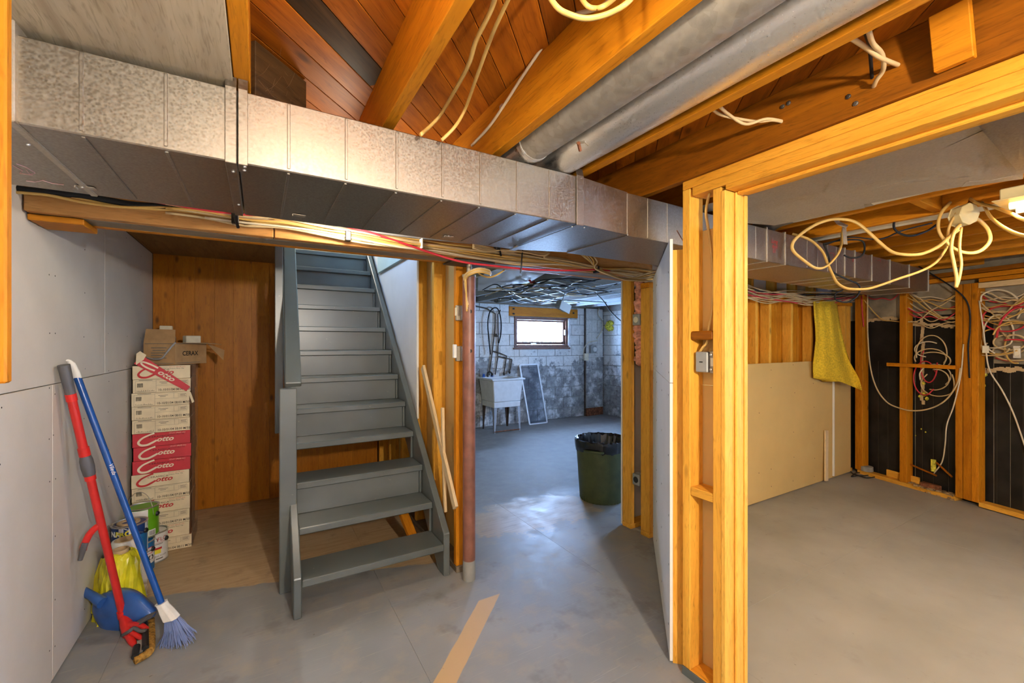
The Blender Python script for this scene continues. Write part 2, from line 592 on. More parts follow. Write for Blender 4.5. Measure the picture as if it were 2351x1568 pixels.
plain('mortar', (0.33, 0.32, 0.30), 0.95, var=0.1, bmp=0.3)
plain('concrete', (0.36, 0.34, 0.31), 0.95, var=0.18, scale=8, bmp=0.3)
plain('concrete_tan', (0.30, 0.255, 0.185), 0.95, var=0.18, scale=6, bmp=0.3)
plain('black_tarp', (0.012, 0.011, 0.010), 0.55, var=0.4, scale=4, spec=0.3, bmp=0.1)
plain('pole_paint', (0.215, 0.085, 0.055), 0.42, var=0.12, scale=14, spec=0.5)
plain('pole_base_grey', (0.26, 0.26, 0.24), 0.6)
plain('cable_cream', (0.58, 0.43, 0.23), 0.45)
plain('cable_white', (0.66, 0.57, 0.42), 0.42)
plain('cable_yellow', (0.60, 0.37, 0.10), 0.40)
plain('cable_black', (0.012, 0.012, 0.013), 0.6, spec=0.2)
plain('cable_red', (0.55, 0.030, 0.045), 0.40)
plain('cable_grey', (0.30, 0.30, 0.31), 0.5)
plain('black_tape', (0.012, 0.012, 0.013), 0.35)
plain('black_plastic', (0.016, 0.016, 0.018), 0.38)
plain('white_plastic', (0.80, 0.80, 0.78), 0.35)
plain('ivory_plastic', (0.72, 0.66, 0.50), 0.4)
plain('red_plastic', (0.62, 0.022, 0.016), 0.28, spec=0.55)
plain('red_handle', (0.55, 0.022, 0.016), 0.30, spec=0.55)
plain('grey_rubber', (0.10, 0.097, 0.10), 0.45)
plain('blue_handle', (0.006, 0.065, 0.28), 0.25, spec=0.55)
plain('blue_plastic', (0.030, 0.105, 0.36), 0.28, var=0.10, spec=0.55)
plain('bristle_blue', (0.20, 0.27, 0.52), 0.55)
plain('foam_brown', (0.36, 0.18, 0.028), 0.95, var=0.3, scale=60, bmp=0.6)
plain('cardboard', (0.40, 0.245, 0.115), 0.85, var=0.08)
plain('cardboard_core', (0.50, 0.36, 0.20), 0.8, var=0.06)
plain('carton_cream', (0.72, 0.62, 0.43), 0.55, var=0.05)
plain('carton_red', (0.55, 0.035, 0.050), 0.42, var=0.05)
plain('carton_brown', (0.30, 0.17, 0.10), 0.45, var=0.25, scale=20)
plain('ink_black', (0.018, 0.017, 0.016), 0.7)
plain('ink_grey', (0.16, 0.145, 0.12), 0.7)
plain('ink_red', (0.50, 0.03, 0.035), 0.6)
plain('ink_cream', (0.80, 0.72, 0.55), 0.6)
plain('ink_yellow', (0.80, 0.72, 0.05), 0.5)
plain('ink_white', (0.82, 0.82, 0.80), 0.5)
plain('ink_pink', (0.50, 0.30, 0.28), 0.6)
plain('can_label_blue', (0.012, 0.040, 0.165), 0.35)
plain('can_label_light_blue', (0.012, 0.14, 0.36), 0.35)
plain('can_label_green', (0.13, 0.38, 0.012), 0.35)
plain('can_label_white', (0.76, 0.76, 0.74), 0.35)
plain('paint_drip', (0.66, 0.70, 0.76), 0.4)
plain('paint_skin', (0.42, 0.30, 0.23), 0.6, var=0.15)
plain('paint_lid_dark', (0.13, 0.115, 0.09), 0.6, var=0.2)
plain('bin_green', (0.066, 0.082, 0.030), 0.45, var=0.10)
plain('bag_black', (0.010, 0.010, 0.012), 0.22, spec=0.6)
plain('yellow_film', (0.70, 0.62, 0.02), 0.25, var=0.1, spec=0.6)
plain('tub_plastic', (0.72, 0.74, 0.76), 0.3, var=0.03)
plain('leg_steel', (0.40, 0.42, 0.46), 0.5, metal=0.3)
plain('leg_rust', (0.07, 0.05, 0.04), 0.8, var=0.3)
plain('pipe_dark', (0.09, 0.075, 0.06), 0.5, metal=0.5, var=0.3)
plain('brown_frame', (0.16, 0.060, 0.028), 0.5, var=0.15)
plain('aluminium_white', (0.80, 0.82, 0.84), 0.4)
plain('insulation_pink', (0.70, 0.30, 0.20), 0.98, var=0.25, scale=25, bmp=0.8)
plain('foam_yellow', (0.62, 0.55, 0.06), 0.9, var=0.3, scale=40, bmp=0.6)
plain('towel_yellow', (0.66, 0.42, 0.018), 0.95, var=0.12, scale=60, bmp=0.5)
plain('box_grey', (0.30, 0.31, 0.30), 0.45, metal=0.2)
plain('rust', (0.20, 0.07, 0.03), 0.85, var=0.3, scale=30)
plain('cobweb', (0.16, 0.09, 0.04), 0.9)
plain('fixture_enamel', (0.70, 0.58, 0.30), 0.4)
plain('tarp_crease', (0.045, 0.036, 0.024), 0.8)
plain('debris', (0.30, 0.20, 0.10), 0.9, var=0.35, scale=30)
plain('upstairs_floor', (0.30, 0.22, 0.14), 0.5)
plain('screen_mesh_wire', (0.10, 0.11, 0.13), 0.6)


def seethru(name, c, alpha, rough=0.2):
    m, nt, b = new(name)
    b.inputs['Base Color'].default_value = (*c, 1)
    b.inputs['Roughness'].default_value = rough
    b.inputs['Alpha'].default_value = alpha
    return m


seethru('screen_gauze', (0.10, 0.12, 0.16), 0.50, 0.7)
seethru('clear_film', (0.72, 0.70, 0.66), 0.35, 0.12)
seethru('shrink_wrap', (0.62, 0.55, 0.48), 0.22, 0.10)
m, nt, b = new('window_glass')
tr = nd(nt, 'ShaderNodeBsdfTransparent'); gl = nd(nt, 'ShaderNodeBsdfGlossy'); gl.inputs['Roughness'].default_value = 0.03
mx = nd(nt, 'ShaderNodeMixShader'); mx.inputs[0].default_value = 0.06
nt.links.new(tr.outputs[0], mx.inputs[1]); nt.links.new(gl.outputs[0], mx.inputs[2])
nt.links.new(mx.outputs[0], nt.nodes['Material Output'].inputs[0])


def glow(name, c, s):
    m, nt, b = new(name)
    b.inputs['Base Color'].default_value = (*c, 1)
    b.inputs['Emission Color'].default_value = (*c, 1)
    b.inputs['Emission Strength'].default_value = s
    return m


glow('bulb_glow', (1.0, 0.82, 0.58), 12.0)
glow('tube_glow', (1.0, 0.70, 0.28), 3.0)

# ================================================================== SETTING
S = 'structure'
random.seed(7)
# ---- floor
floor = empty('floor', (2.5, 2, 0), kind=S)
xs = [-0.80, -0.59, 0.63, 1.85, 3.07, 4.29, 5.51, 6.3]
ys = [-2.75, -1.08, 1.36, 3.80]
for i in range(len(xs) - 1):
    for j in range(len(ys) - 1):
        box('plywood_sheet', xs[i] + .0003, xs[i + 1] - .0003, ys[j] + .0003, ys[j + 1] - .0003, -0.02, 0.0, M['floor_paint'], floor, 0.0008)
box('plywood_sheet', -0.80, 1.1, 3.8004, 6.6, -0.02, 0.0, M['floor_paint'], floor, 0.0)
box('concrete_slab', 1.1024, 6.3, 3.8024, 6.85, -0.02, -0.001, M['floor_paint'], floor, 0)
box('subfloor_base', -0.9, 6.4, -2.9, 6.9, -0.08, -0.021, M['concrete'], floor, 0)

# ---- ceiling
ceil = empty('ceiling', (2.5, 2, 2.15), kind=S)
JB, JT = 2.15, 2.34
JX = [-0.0585 + 0.4015 * k for k in range(15)]
JX[4] = 1.587
for k, x in enumerate(JX):
    if k == 4:
        box('joist', x, x + .038, -2.65, 2.50, JB + .006, JT, M['old_timber_y'], ceil, .002)
    else:
        box('joist', x, x + .038, -2.65, 2.50, JB, JT, M['timber_y'], ceil, .002)
for k in range(3, 15):
    x = JX[k] + .041
    if x < 6.0:
        box('joist', x, x + .038, 2.32, 6.6, JB, JT, M['pale_timber_y' if k > 4 else 'timber_y'], ceil, .002)
box('joist', -0.62, -0.582, -2.65, 2.50, JB, JT, M['timber_y'], ceil, .002)
# diagonal subfloor boards
o = 2.45
w = 0.1285
kk = 0
off = 1.457 + w * 8
while off > -2.2:
    x0 = max(-0.10, -0.65 - off); x1 = min(1.70, 2.44 - off)
    if x1 - x0 > 0.1:
        c = off - w / 2
        a = Vector((x0, x0 + c, JT + .009)); e = Vector((x1, x1 + c, JT + .009))
        isdark = abs(off - 1.198) < 0.03
        if isdark:
            m_ = Vector((0.362, 0.362 + c, JT + .009))
            bar('subfloor_board', a, m_, w / math.sqrt(2) - .0022, .018, M['dark_board'], ceil, bev=.0015)
            a = m_
        bar('subfloor_board', a, e, w / math.sqrt(2) - .0022, .018, M['subfloor_board'], ceil, bev=.0015)
    off -= w
# the continuous layer above, open over the stairs
up = MB()
for (x0, x1, y0, y1) in ((-0.9, 6.4, -2.9, 2.56), (-0.9, 0.06, 2.56, 6.9), (1.07, 6.4, 2.56, 6.9), (0.06, 1.07, 4.92, 6.9)):
    up.box(x0, x1, y0, y1, JT + .02, JT + .06)
up.build('subfloor', M['old_timber_y'], ceil)
# plywood closing the joist bay on the left
box('plywood_panel', -0.758, -0.060, -2.4, 2.26, JB - .013, JB, M['plywood_ceiling'], ceil, .001)
# brown panel over the nook, with a torn hole by the stairs
h0 = onz(588, 580, 2.19); h1 = onz(629, 598, 2.19)
hx0, hx1 = h0.x, 0.135
hy0, hy1 = 2.72, 3.05
nk = MB()
zt, zb = 2.203, 2.19
nk.box(-0.758, hx0, 2.505, 4.565, zb, zt).box(hx0, 0.15, 2.505, hy0, zb, zt).box(hx0, 0.15, hy1, 4.565, zb, zt)
nk.build('nook_panel', M['plywood_brown'], ceil)
tn = MB()
random.seed(3)
for k in range(9):
    x = hx0 + (hx1 - hx0) * k / 8.0
    for y in (hy0, hy1):
        s = .012 + random.random() * .03
        tn.face((x - .014, y, zb - .001), (x + .014, y, zb - .001), (x + random.uniform(-.01, .01), y + (s if y == hy0 else -s), zb - .006 - random.random() * .012))
tn.build('torn_edge', M['cardboard_core'], ceil)
# dark blocking with cobweb between the first two joists
bar('blocking', (-0.02, 1.470, JB + .093), (0.128, 1.618, JB + .093), .03, .186, M['dark_board'], ceil)
# bridging between joists
bar('bridging', onz(2180, 20, 2.31), onz(2192, 150, 2.17), .075, .03, M['timber_y'], ceil, up=(1, 0, 0.2))
bar('bridging', (0.60, 0.555, 2.31), (0.736, 0.555, 2.185), .06, .03, M['timber_x'], ceil)
for (px, py) in ((1797, 245), (1811, 237), (1948, 222), (1965, 238)):
    p = onx(px, py, JX[4])
    MB().lathe([(.0075, .001), (.0075, -.003), (.004, -.005)], p, 8, 'x').build('bolt', M['pipe_dark'], ceil)
# metal panning and pipes in the far room are separate things

# ---- left wall
wl = empty('wall_left', (-0.762, 1, 0), kind=S)
zj = 1.272
for (y0, y1) in ((-2.7, 0.138), (0.141, 2.578), (2.581, 4.568)):
    box('drywall_sheet', -0.775, -0.762, y0, y1, 0.006, zj - .0018, M['drywall_grey'], wl, .0012)
for (y0, y1) in ((-2.7, 1.30), (1.303, 3.30), (3.303, 4.568)):
    box('drywall_sheet', -0.775, -0.762, y0, y1, zj + .0018, 2.19, M['drywall_grey'], wl, .0012)
box('backing', -0.86, -0.777, -2.9, 6.9, -0.02, 2.40, M['ink_grey'], wl, 0)
sc = MB()
random.seed(5)
for y in [0.95, 1.35, 1.75, 2.15, 2.55, 2.60, 2.97, 3.37, 3.77, 4.17]:
    for z in [0.12, 0.35, 0.6, 0.85, 1.05, 1.23, 1.31, 1.5, 1.72, 1.95, 2.12]:
        if random.random() < 0.8:
            yy = y + random.uniform(-.012, .012); zz = z + random.uniform(-.03, .03)
            sc.lathe([(0.0034, -0.7622), (0.0034, -0.7614)], (0, yy, zz), 6, 'x')
so = sc.build('screw_heads', M['ink_black'], wl); so['kind'] = 'stuff'

# ---- pine wall at the back of the nook, board by board
wb = empty('wall_back', (0.15, 4.57, 0), kind=S)
x = -0.758
random.seed(11)
while x < 1.06:
    wd = random.choice((0.135, 0.14, 0.185, 0.14))
    x1 = min(x + wd, 1.065)
    box('pine_board', x, x1 - .0006, 4.57, 4.588, 0.004, 2.2 if x < 0.14 else 1.93, M['knotty_pine'], wb, .0007)
    x = x1
box('backing', -0.78, 0.14, 4.60, 4.62, 0, 2.34, M['ink_grey'], wb, 0)
box('backing', 0.14, 1.07, 4.60, 4.62, 0, 1.95, M['ink_grey'], wb, 0)

# ---- wall beside the stairs: open studs, then drywall
ws = empty('wall_stair', (1.11, 3.5, 0), kind=S)
for y in (2.505, 2.905, 3.305, 3.705, 4.105, 4.5):
    box('stud', 1.07, 1.159, y, y + .038, .04, 2.15, M['stud_z' if y > 2.6 else 'timber_z'], ws)
box('bottom_plate', 1.068, 1.161, 2.495, 4.6, 0, .038, M['greyed_timber_x'], ws)
box('drywall_sheet', 1.161, 1.174, 2.50, 6.6, .01, 2.14, M['drywall_tan'], ws, .001)
box('drywall_sheet', 1.054, 1.0685, 3.262, 4.92, .80, 2.15, M['drywall_pale'], ws, .001)
box('edge_strip', 1.054, 1.069, 3.236, 3.259, .86, 2.15, M['drywall_core'], ws, .001)
box('backing', 1.176, 1.19, 4.6, 6.6, 0, 2.34, M['drywall_tan'], ws, 0)

# ---- stairwell above
wu = empty('wall_stairwell', (0.6, 4.5, 2.4), kind=S)
box('plaster', 1.030, 1.053, 3.45, 4.42, 2.152, 2.42, M['plaster_green'], wu, .003)
box('upper_wall', 1.055, 1.15, 2.5, 6.8, 2.405, 4.7, M['plaster_green'], wu, 0)
box('rim', 1.055, 1.07, 2.5, 4.93, 2.155, 2.40, M['plaster_white'], wu, 0)
uw = MB()
uw.box(-0.05, 0.055, 2.5, 3.33, 2.405, 4.7).box(-0.05, 0.055, 3.77, 6.8, 2.405, 4.7).box(-0.05, 0.055, 3.33, 3.77, 2.405, 2.98).box(-0.05, 0.055, 3.33, 3.77, 3.32, 4.7)
uw.build('upper_wall', M['plaster_white'], wu)
box('rim', 0.045, 0.06, 2.56, 4.93, 2.21, 2.40, M['greyed_timber_x'], wu, 0)
box('upper_wall', -0.05, 1.15, 2.45, 2.55, 2.405, 4.7, M['plaster_white'], wu, 0)
box('upper_ceiling', -0.05, 1.15, 2.45, 6.9, 4.7, 4.75, M['plaster_white'], wu, 0)
box('landing', 0.06, 1.05, 4.93, 6.8, 2.40, 2.42, M['upstairs_floor'], wu, 0)
box('upper_wall', -0.05, 1.15, 6.72, 6.82, 2.40, 4.7, M['plaster_white'], wu, 0)
w2 = empty('window_2', (0.0, 3.55, 2.77), kind=S)
fr = MB()
fr.box(-0.045, 0.02, 3.33, 3.35, 2.98, 3.32).box(-0.045, 0.02, 3.75, 3.77, 2.98, 3.32).box(-0.045, 0.02, 3.35, 3.75, 2.98, 3.0).box(-0.045, 0.02, 3.35, 3.75, 3.30, 3.32)
fr.build('window_frame', M['white_plastic'], w2)

# ---- diagonal drywall partition
wd_ = empty('wall_diagonal', (2.0, 1.75, 0), kind=S)
P0 = Vector((1.600, 1.305, 0)); P1 = Vector((2.488, 2.178, 0))
T = (P1 - P0).normalized(); N = Vector((T.y, -T.x, 0))


def dsheet(name, s0, s1, d0, d1, z0, z1, m, top1=None):
    b_ = MB()
    pts = [P0 + T * s0 + N * d0, P0 + T * s1 + N * d0, P0 + T * s1 + N * d1, P0 + T * s0 + N * d1]
    lo = [p + Vector((0, 0, z0)) for p in pts]
    t1 = z1 if top1 is None else top1
    hi = [pts[0] + Vector((0, 0, z1)), pts[1] + Vector((0, 0, t1)), pts[2] + Vector((0, 0, t1)), pts[3] + Vector((0, 0, z1))]
    i = 0
    b_.v = lo + hi
    for q in ((3, 2, 1, 0), (4, 5, 6, 7), (0, 1, 5, 4), (1, 2, 6, 5), (2, 3, 7, 6), (3, 0, 4, 7)):
        b_.f.append(q); b_.mi.append(0)
    return b_.build(name, m, wd_)


L = (P1 - P0).length
dsheet('drywall_sheet', 0.0, L, 0.0, .0125, .012, 1.266, M['drywall_pale'])
dsheet('drywall_sheet', 0.0, L, 0.0, .0125, 1.269, 1.919, M['drywall_pale'])
dsheet('drywall_core', -0.0006, 0.0004, 0.0003, .0128, .02, 1.264, M['drywall_core'])
dsheet('drywall_core', -0.0006, 0.0004, 0.0003, .0128, 1.271, 1.919, M['drywall_core'])
dsheet('stud', 0.006, .044, .014, .075, .0, 1.87, M['stud_z'])
for s in (.45, .86, L - .05):
    dsheet('stud', s, s + .038, .014, .10, .0, 1.87, M['stud_z'])
dsheet('bottom_plate', .05, L, .014, .10, 0.0, .037, M['stud_x'])
dsheet('drywall_sheet', 0.10, L, .104, .1165, .01, 1.26, M['drywall_tan'])
nl = MB().tube([at(1554, 529, 1.93), at(1568, 553, 1.94)], .0022, 6)
nl.build('bent_nail', M['rust'], wd_)
sp = MB()
random.seed(9)
for s in (.06, .46, .87, L - .03):
    for z in (.15, .4, .65, .95, 1.2, 1.32, 1.6, 1.8):
        p = P0 + T * (s + random.uniform(-.01, .01)) + Vector((0, 0, z + random.uniform(-.03, .03))) - N * .0006
        sp.beam(p - T * .004, p + T * .004, .0012, .008)
so = sp.build('screw_heads', M['ink_grey'], wd_); so['kind'] = 'stuff'

# ---- double stud partition to the right of the doorway, also the back of the far room
wp = empty('wall_partition', (4.0, 2.35, 0), kind=S)
for xx in (2.490, 2.90, 3.31, 3.71, 4.12, 4.53, 4.93, 5.33):
    box('stud', xx, xx + .038, 2.398, 2.487, .038, 2.15, M['stud_z'], wp)
for xx in (2.490, 3.02, 3.42, 3.865, 4.085, 4.47, 4.86, 5.26, 5.60, 5.70):
    box('stud', xx, xx + .038, 2.213, 2.298, .038, 1.86, M['stud_z'], wp)
box('bottom_plate', 2.488, 5.78, 2.213, 2.298, 0, .037, M['stud_x'], wp)
box('bottom_plate', 2.488, 5.78, 2.398, 2.487, 0, .037, M['stud_x'], wp)
box('top_plate', 2.486, 5.78, 2.213, 2.298, 1.862, 1.90, M['timber_x'], wp)
box('header_block', 2.53, 2.86, 2.216, 2.296, 1.74, 1.858, M['fresh_lumber_x'], wp)
random.seed(21)
x = 2.56
while x < 5.76:
    wd = random.choice((.14, .185, .12))
    box('board', x, min(x + wd, 5.78) - .003, 2.302, 2.318, .04, 1.90, M['timber_z'], wp)
    x += wd
box('drywall_sheet', 2.486, 6.05, 2.489, 2.501, .01, 2.14, M['drywall_core'], wp, .001)
box('drywall_sheet', 2.60, 5.275, 2.198, 2.2105, .012, 1.262, M['drywall_tan'], wp, .001)
box('drywall_sheet', 5.282, 5.695, 2.196, 2.2105, .012, 1.07, M['drywall_tan'], wp, .001)
box('edge_strip', 5.262, 5.281, 2.180, 2.195, .03, 1.06, M['drywall_core'], wp, .001)
sc = MB()
random.seed(15)
for xx in (3.88, 4.10, 4.49, 4.88):
    for z in (.1, .3, .55, .8, 1.0, 1.2):
        if random.random() < .85:
            sc.lathe([(0.004, 2.1968), (0.004, 2.1982)], (xx + random.uniform(-.02, .02), 0, z + random.uniform(-.04, .04)), 6, 'y')
so = sc.build('screw_heads', M['ink_black'], wp); so['kind'] = 'stuff'
# pink insulation in the cavity
ins = MB()
random.seed(31)
for k in range(46):
    z = 1.30 + .62 * k / 45.0
    c = Vector((2.535 + random.uniform(-.02, .012), 2.348 + random.uniform(-.02, .02), z))
    ins.lathe([(0.004, -.03), (.026 + random.random() * .012, -.012), (.026 + random.random() * .01, .012), (.004, .03)], c, 7)
so = ins.build('insulation', M['insulation_pink'], wp, smooth='all'); so['kind'] = 'stuff'

# ---- far wall of the other room: tarp-covered concrete behind studs (slightly out of square)
wf = empty('wall_far', (5.55, 1.5, 0), kind=S)
A = Vector((5.735, 2.15, 0)); B = Vector((5.36, 0.85, 0))
FD = (B - A).normalized(); FN = Vector((-FD.y, FD.x, 0))      # FN points away from the room
if FN.x < 0: FN = -FN
FLEN = 3.6


def fbox(name, s0, s1, d0, d1, z0, z1, m, parent=wf, bev=.002):
    c = A + FD * ((s0 + s1) / 2) + FN * ((d0 + d1) / 2)
    me = boxmesh(abs(s1 - s0), abs(d1 - d0), abs(z1 - z0), m, bev)
    return link(name, me, (c.x, c.y, (z0 + z1) / 2), parent, (0, 0, math.atan2(FD.y, FD.x)))


def fpt(px, py, d):
    """point on the plane d behind the stud faces of the far wall"""
    r = ray(px, py)
    p0 = A + FN * d
    t = (p0 - EYE).dot(FN) / r.dot(FN)
    return EYE + r * t


def fs(px):
    r = ray(px, 787)
    t = (A - EYE).dot(FN) / r.dot(FN)
    return ((EYE + r * t) - A).dot(FD)


for (a, b_) in ((1963, 1980), (2065, 2081), (2193, 2209), (2211, 2229), (2230, 2246)):
    s0, s1 = fs(a), fs(b_)
    fbox('stud', s0, max(s1, s0 + .036), 0, .089, .04, 1.98, M['timber_z'])
for s in (1.75, 2.15, 2.6, 3.0, 3.4):
    fbox('stud', s, s + .038, 0, .089, .04, 1.98, M['timber_z'])
fbox('bottom_plate', 0.0, fs(2193), -.002, .095, 0, .038, M['stud_x'])
fbox('bottom_plate', fs(2246) + .003, FLEN, -.002, .095, .01, .05, M['stud_x'])
fbox('top_plate', fs(2120), FLEN, 0, .089, 2.02, 2.06, M['timber_x'])
fbox('top_plate', fs(2120), FLEN, 0, .089, 2.065, 2.105, M['old_timber_x'])
fbox('window_header', fs(2248), FLEN, -.012, .06, 1.93, 1.975, M['fresh_lumber_x'])
fbox('window_header', fs(2248), FLEN, -.006, .07, 1.98, 2.015, M['timber_x'])
zt = 1.70
for (s0, s1, z1) in ((-.25, fs(2083), 1.70), (fs(2083), fs(2193), 1.72), (fs(2193), fs(2262), 1.72), (fs(2262), fs(2300), 1.27), (fs(2300), FLEN, 1.27)):
    fbox('tarp', s0 + .003, s1 - .003, .105 + random.random() * .004, .112, .0, z1, M['black_tarp'], bev=.001)
for s in [fs(p) for p in (2000, 2022, 2100, 2125, 2160, 2270, 2330)]:
    fbox('tarp_seam', s - .0015, s + .0015, .1025, .105, .02, 1.25, M['tarp_crease'], bev=0)
fbox('foundation', -.55, FLEN + .2, .113, .40, 0, 2.36, M['concrete_tan'], bev=0)
ln = MB(); random.seed(2)
for (pa, pb, rag) in (((1985, 737), (2062, 728), .012), ((2083, 742), (2190, 748), .012), ((2246, 850), (2351, 846), .015)):
    a, b_ = fpt(*pa, .10), fpt(*pb, .10)
    for k in range(40):
        p = a.lerp(b_, (k + random.random()) / 40) + Vector((0, 0, random.uniform(-rag, rag)))
        ln.box(p.x - .006, p.x + .006, p.y - .012, p.y + .012, p.z - .007 - random.random() * .012, p.z + .007)
so = ln.build('torn_tarp_edge', M['cardboard_core'], wf); so['kind'] = 'stuff'
fbox('crossbar', fs(2040), fs(2196), -.03, -.001, 1.208, 1.243, M['timber_x'])

# ---- block walls of the back room
wk = empty('wall_block', (4.6, 6.6, 0), kind=S)
YB = 6.60
WX0, WX1, WZ0, WZ1 = 3.94, 5.17, 1.365, 1.925
HX0, HX1, HZ1 = 3.83, 5.39, 2.10


def course(x0, x1, z0, z1, out):
    """cut the window and its lintel out of one block"""
    def cut(r, c):
        (a, b_, z, w), (p, q, u, v_) = r, c
        if b_ <= p or a >= q or w <= u or z >= v_: return [r]
        res = []
        if a < p - .02: res.append((a, p, z, w))
        if b_ > q + .02: res.append((q, b_, z, w))
        if z < u - .02: res.append((max(a, p), min(b_, q), z, u))
        if w > v_ + .02: res.append((max(a, p), min(b_, q), v_, w))
        return res
    rs = [(x0, x1, z0, z1)]
    for c in ((WX0, WX1, WZ0, WZ1), (HX0, HX1, WZ1 - .02, HZ1 + .1)):
        rs = [q for r in rs for q in cut(r, c)]
    out += rs


bl = []
for r in range(11):
    z0 = r * .2 + .005; z1 = min(z0 + .19, 2.13)
    x = 2.85 + (0.2 if r % 2 else 0.0)
    while x < 5.56:
        course(x, min(x + .39, 5.56), z0, z1, bl)
        x += .4
random.seed(17)
for (x0, x1, z0, z1) in bl:
    box('concrete_block', x0, x1, YB - random.uniform(.002, .008), YB + .05, z0, z1, M['block_painted'], wk, .004)
mo = MB()
mo.box(-0.9, WX0, YB + .004, YB + .22, 0, 2.4).box(WX1, 6.3, YB + .004, YB + .22, 0, 2.4).box(WX0, WX1, YB + .004, YB + .22, 0, WZ0).box(WX0, WX1, YB + .004, YB + .22, WZ1, 2.4)
mo.build('mortar', M['mortar'], wk)
box('lintel', HX0, HX1, YB - .015, YB + .01, WZ1 + .008, HZ1, M['timber_x'], wk, .004)
bolt = MB()
for (xx, zz) in ((3.92, 2.06), (3.92, 1.97), (5.28, 2.03)):
    bolt.box(xx - .02, xx + .02, YB - .024, YB - .014, zz - .014, zz + .014)
bolt.build('lintel_notch', M['ink_black'], wk)
# sill plate ledge on top
box('sill_plate', 2.6, 6.05, YB - .03, YB + .12, 2.13, 2.15, M['greyed_timber_x'], wk)
# clay tile pilaster in the corner
for r in range(8):
    z0 = .25 * r + .16
    for c in range(3):
        x0 = 5.575 + .145 * c
        box('clay_tile', x0, x0 + .141, YB - .055, YB + .02, z0 + .022, min(z0 + .246, 2.13), M['block_painted'], wk, .004)
    box('tile_ledge', 5.57, 6.012, YB - .066, YB + .01, z0, z0 + .02, M['block_painted'], wk, .003)
box('pilaster_foot', 5.57, 6.01, YB - .06, YB + .01, 0, .155, M['rust'], wk, .004)
box('pilaster_core', 5.57, 6.01, YB - .050, YB + .012, .15, 2.13, M['mortar'], wk, 0)
box('corner_batten', 5.556, 5.568, YB - .04, YB, 0, 2.13, M['leg_rust'], wk)

wx = empty('wall_side', (6.05, 5.8, 0), kind=S)
for r in range(11):
    z0 = r * .2 + .005; z1 = min(z0 + .19, 2.08)
    y = 6.58 - (0.2 if r % 2 else 0.0)
    if r % 2:
        box('concrete_block', 6.05 - .004, 6.10, 6.385, 6.58, z0, z1, M['block_painted'], wx, .004)
    while y > 4.8:
        box('concrete_block', 6.05 - random.uniform(.002, .008), 6.10, y - .39, y, z0, z1, M['block_painted'], wx, .004)
        y -= .4
mo = MB()
mo.box(6.054, 6.25, 1.6, 3.23, 0, 2.4).box(6.054, 6.25, 4.27, 6.8, 0, 2.4).box(6.054, 6.25, 3.23, 4.27, 0, 1.38).box(6.054, 6.25, 3.23, 4.27, 1.86, 2.4)
mo.build('mortar', M['mortar'], wx)
w5 = empty('added_window_5', (6.15, 3.75, 1.38), kind=S)  # unseen window, added to bring more blue daylight into the back room
f_ = MB()
f_.box(6.10, 6.20, 3.23, 3.26, 1.38, 1.86).box(6.10, 6.20, 4.24, 4.27, 1.38, 1.86).box(6.10, 6.20, 3.26, 4.24, 1.38, 1.41).box(6.10, 6.20, 3.26, 4.24, 1.83, 1.86)
f_.build('window_frame', M['brown_frame'], w5)

w1 = empty('window_1', (4.55, 6.62, 1.365), kind=S)
fr = [('window_frame', WX0, WX0 + .055, WZ0, WZ1), ('window_frame', WX1 - .075, WX1, WZ0, WZ1), ('window_frame', WX0 + .055, WX1 - .075, WZ0, WZ0 + .05), ('window_frame', WX0 + .055, WX1 - .075, WZ1 - .05, WZ1)]
for (n_, a, b_, c, d) in fr:
    box(n_, a, b_, YB - .012, YB + .10, c, d, M['brown_frame'], w1, .003)
for (a, b_, c, d) in ((WX0 + .058, WX0 + .085, WZ0 + .053, WZ1 - .053), (WX1 - .12, WX1 - .078, WZ0 + .053, WZ1 - .053), (WX0 + .085, WX1 - .12, WZ0 + .053, WZ0 + .105), (WX0 + .085, WX1 - .12, WZ1 - .085, WZ1 - .053)):
    sash_ = box('sash', a, b_, YB + .02, YB + .07, c, d, M['brown_frame'], w1, .003)
box('pane', WX0 + .085, WX1 - .12, YB + .045, YB + .05, WZ0 + .105, WZ1 - .085, M['window_glass'], sash_, 0)
box('sill', WX0 - .02, WX1 + .02, YB - .04, YB + .03, WZ0 - .035, WZ0 - .002, M['brown_frame'], w1, .003)
box('white_strip', WX1 - .03, WX1 + .01, YB - .035, YB - .014, WZ0 + .03, WZ1 - .01, M['aluminium_white'], w1, .002)
box('latch', WX1 - .10, WX1 - .08, YB - .02, YB + .02, 1.60, 1.70, M['steel'], w1)
box('handle', 4.30, 4.42, YB - .005, YB + .02, WZ0 + .06, WZ0 + .08, M['steel'], w1)

# ---- wall behind the photographer, with two windows
wz = empty('wall_front', (2.5, -2.7, 0), kind=S)
q = MB()
holes = [(0.60, 1.00, 1.77, 1.95), (3.7, 4.1, 1.77, 1.95)]
q.box(-0.9, 6.4, -2.8, -2.7, 0, 1.77).box(-0.9, 6.4, -2.8, -2.7, 1.95, 2.4)
q.box(-0.9, 0.60, -2.8, -2.7, 1.77, 1.95).box(1.00, 3.7, -2.8, -2.7, 1.77, 1.95).box(4.1, 6.4, -2.8, -2.7, 1.77, 1.95)
q.build('block_wall', M['drywall_grey'], wz)
for n_, (a, b_, c, d) in zip(('window_3', 'window_4'), holes):
    ww = empty(n_, ((a + b_) / 2, -2.72, c), kind=S)
    f_ = MB()
    f_.box(a, a + .03, -2.78, -2.70, c, d).box(b_ - .03, b_, -2.78, -2.70, c, d).box(a + .03, b_ - .03, -2.78, -2.70, c, c + .03).box(a + .03, b_ - .03, -2.78, -2.70, d - .03, d)
    f_.build('window_frame', M['brown_frame'], ww)

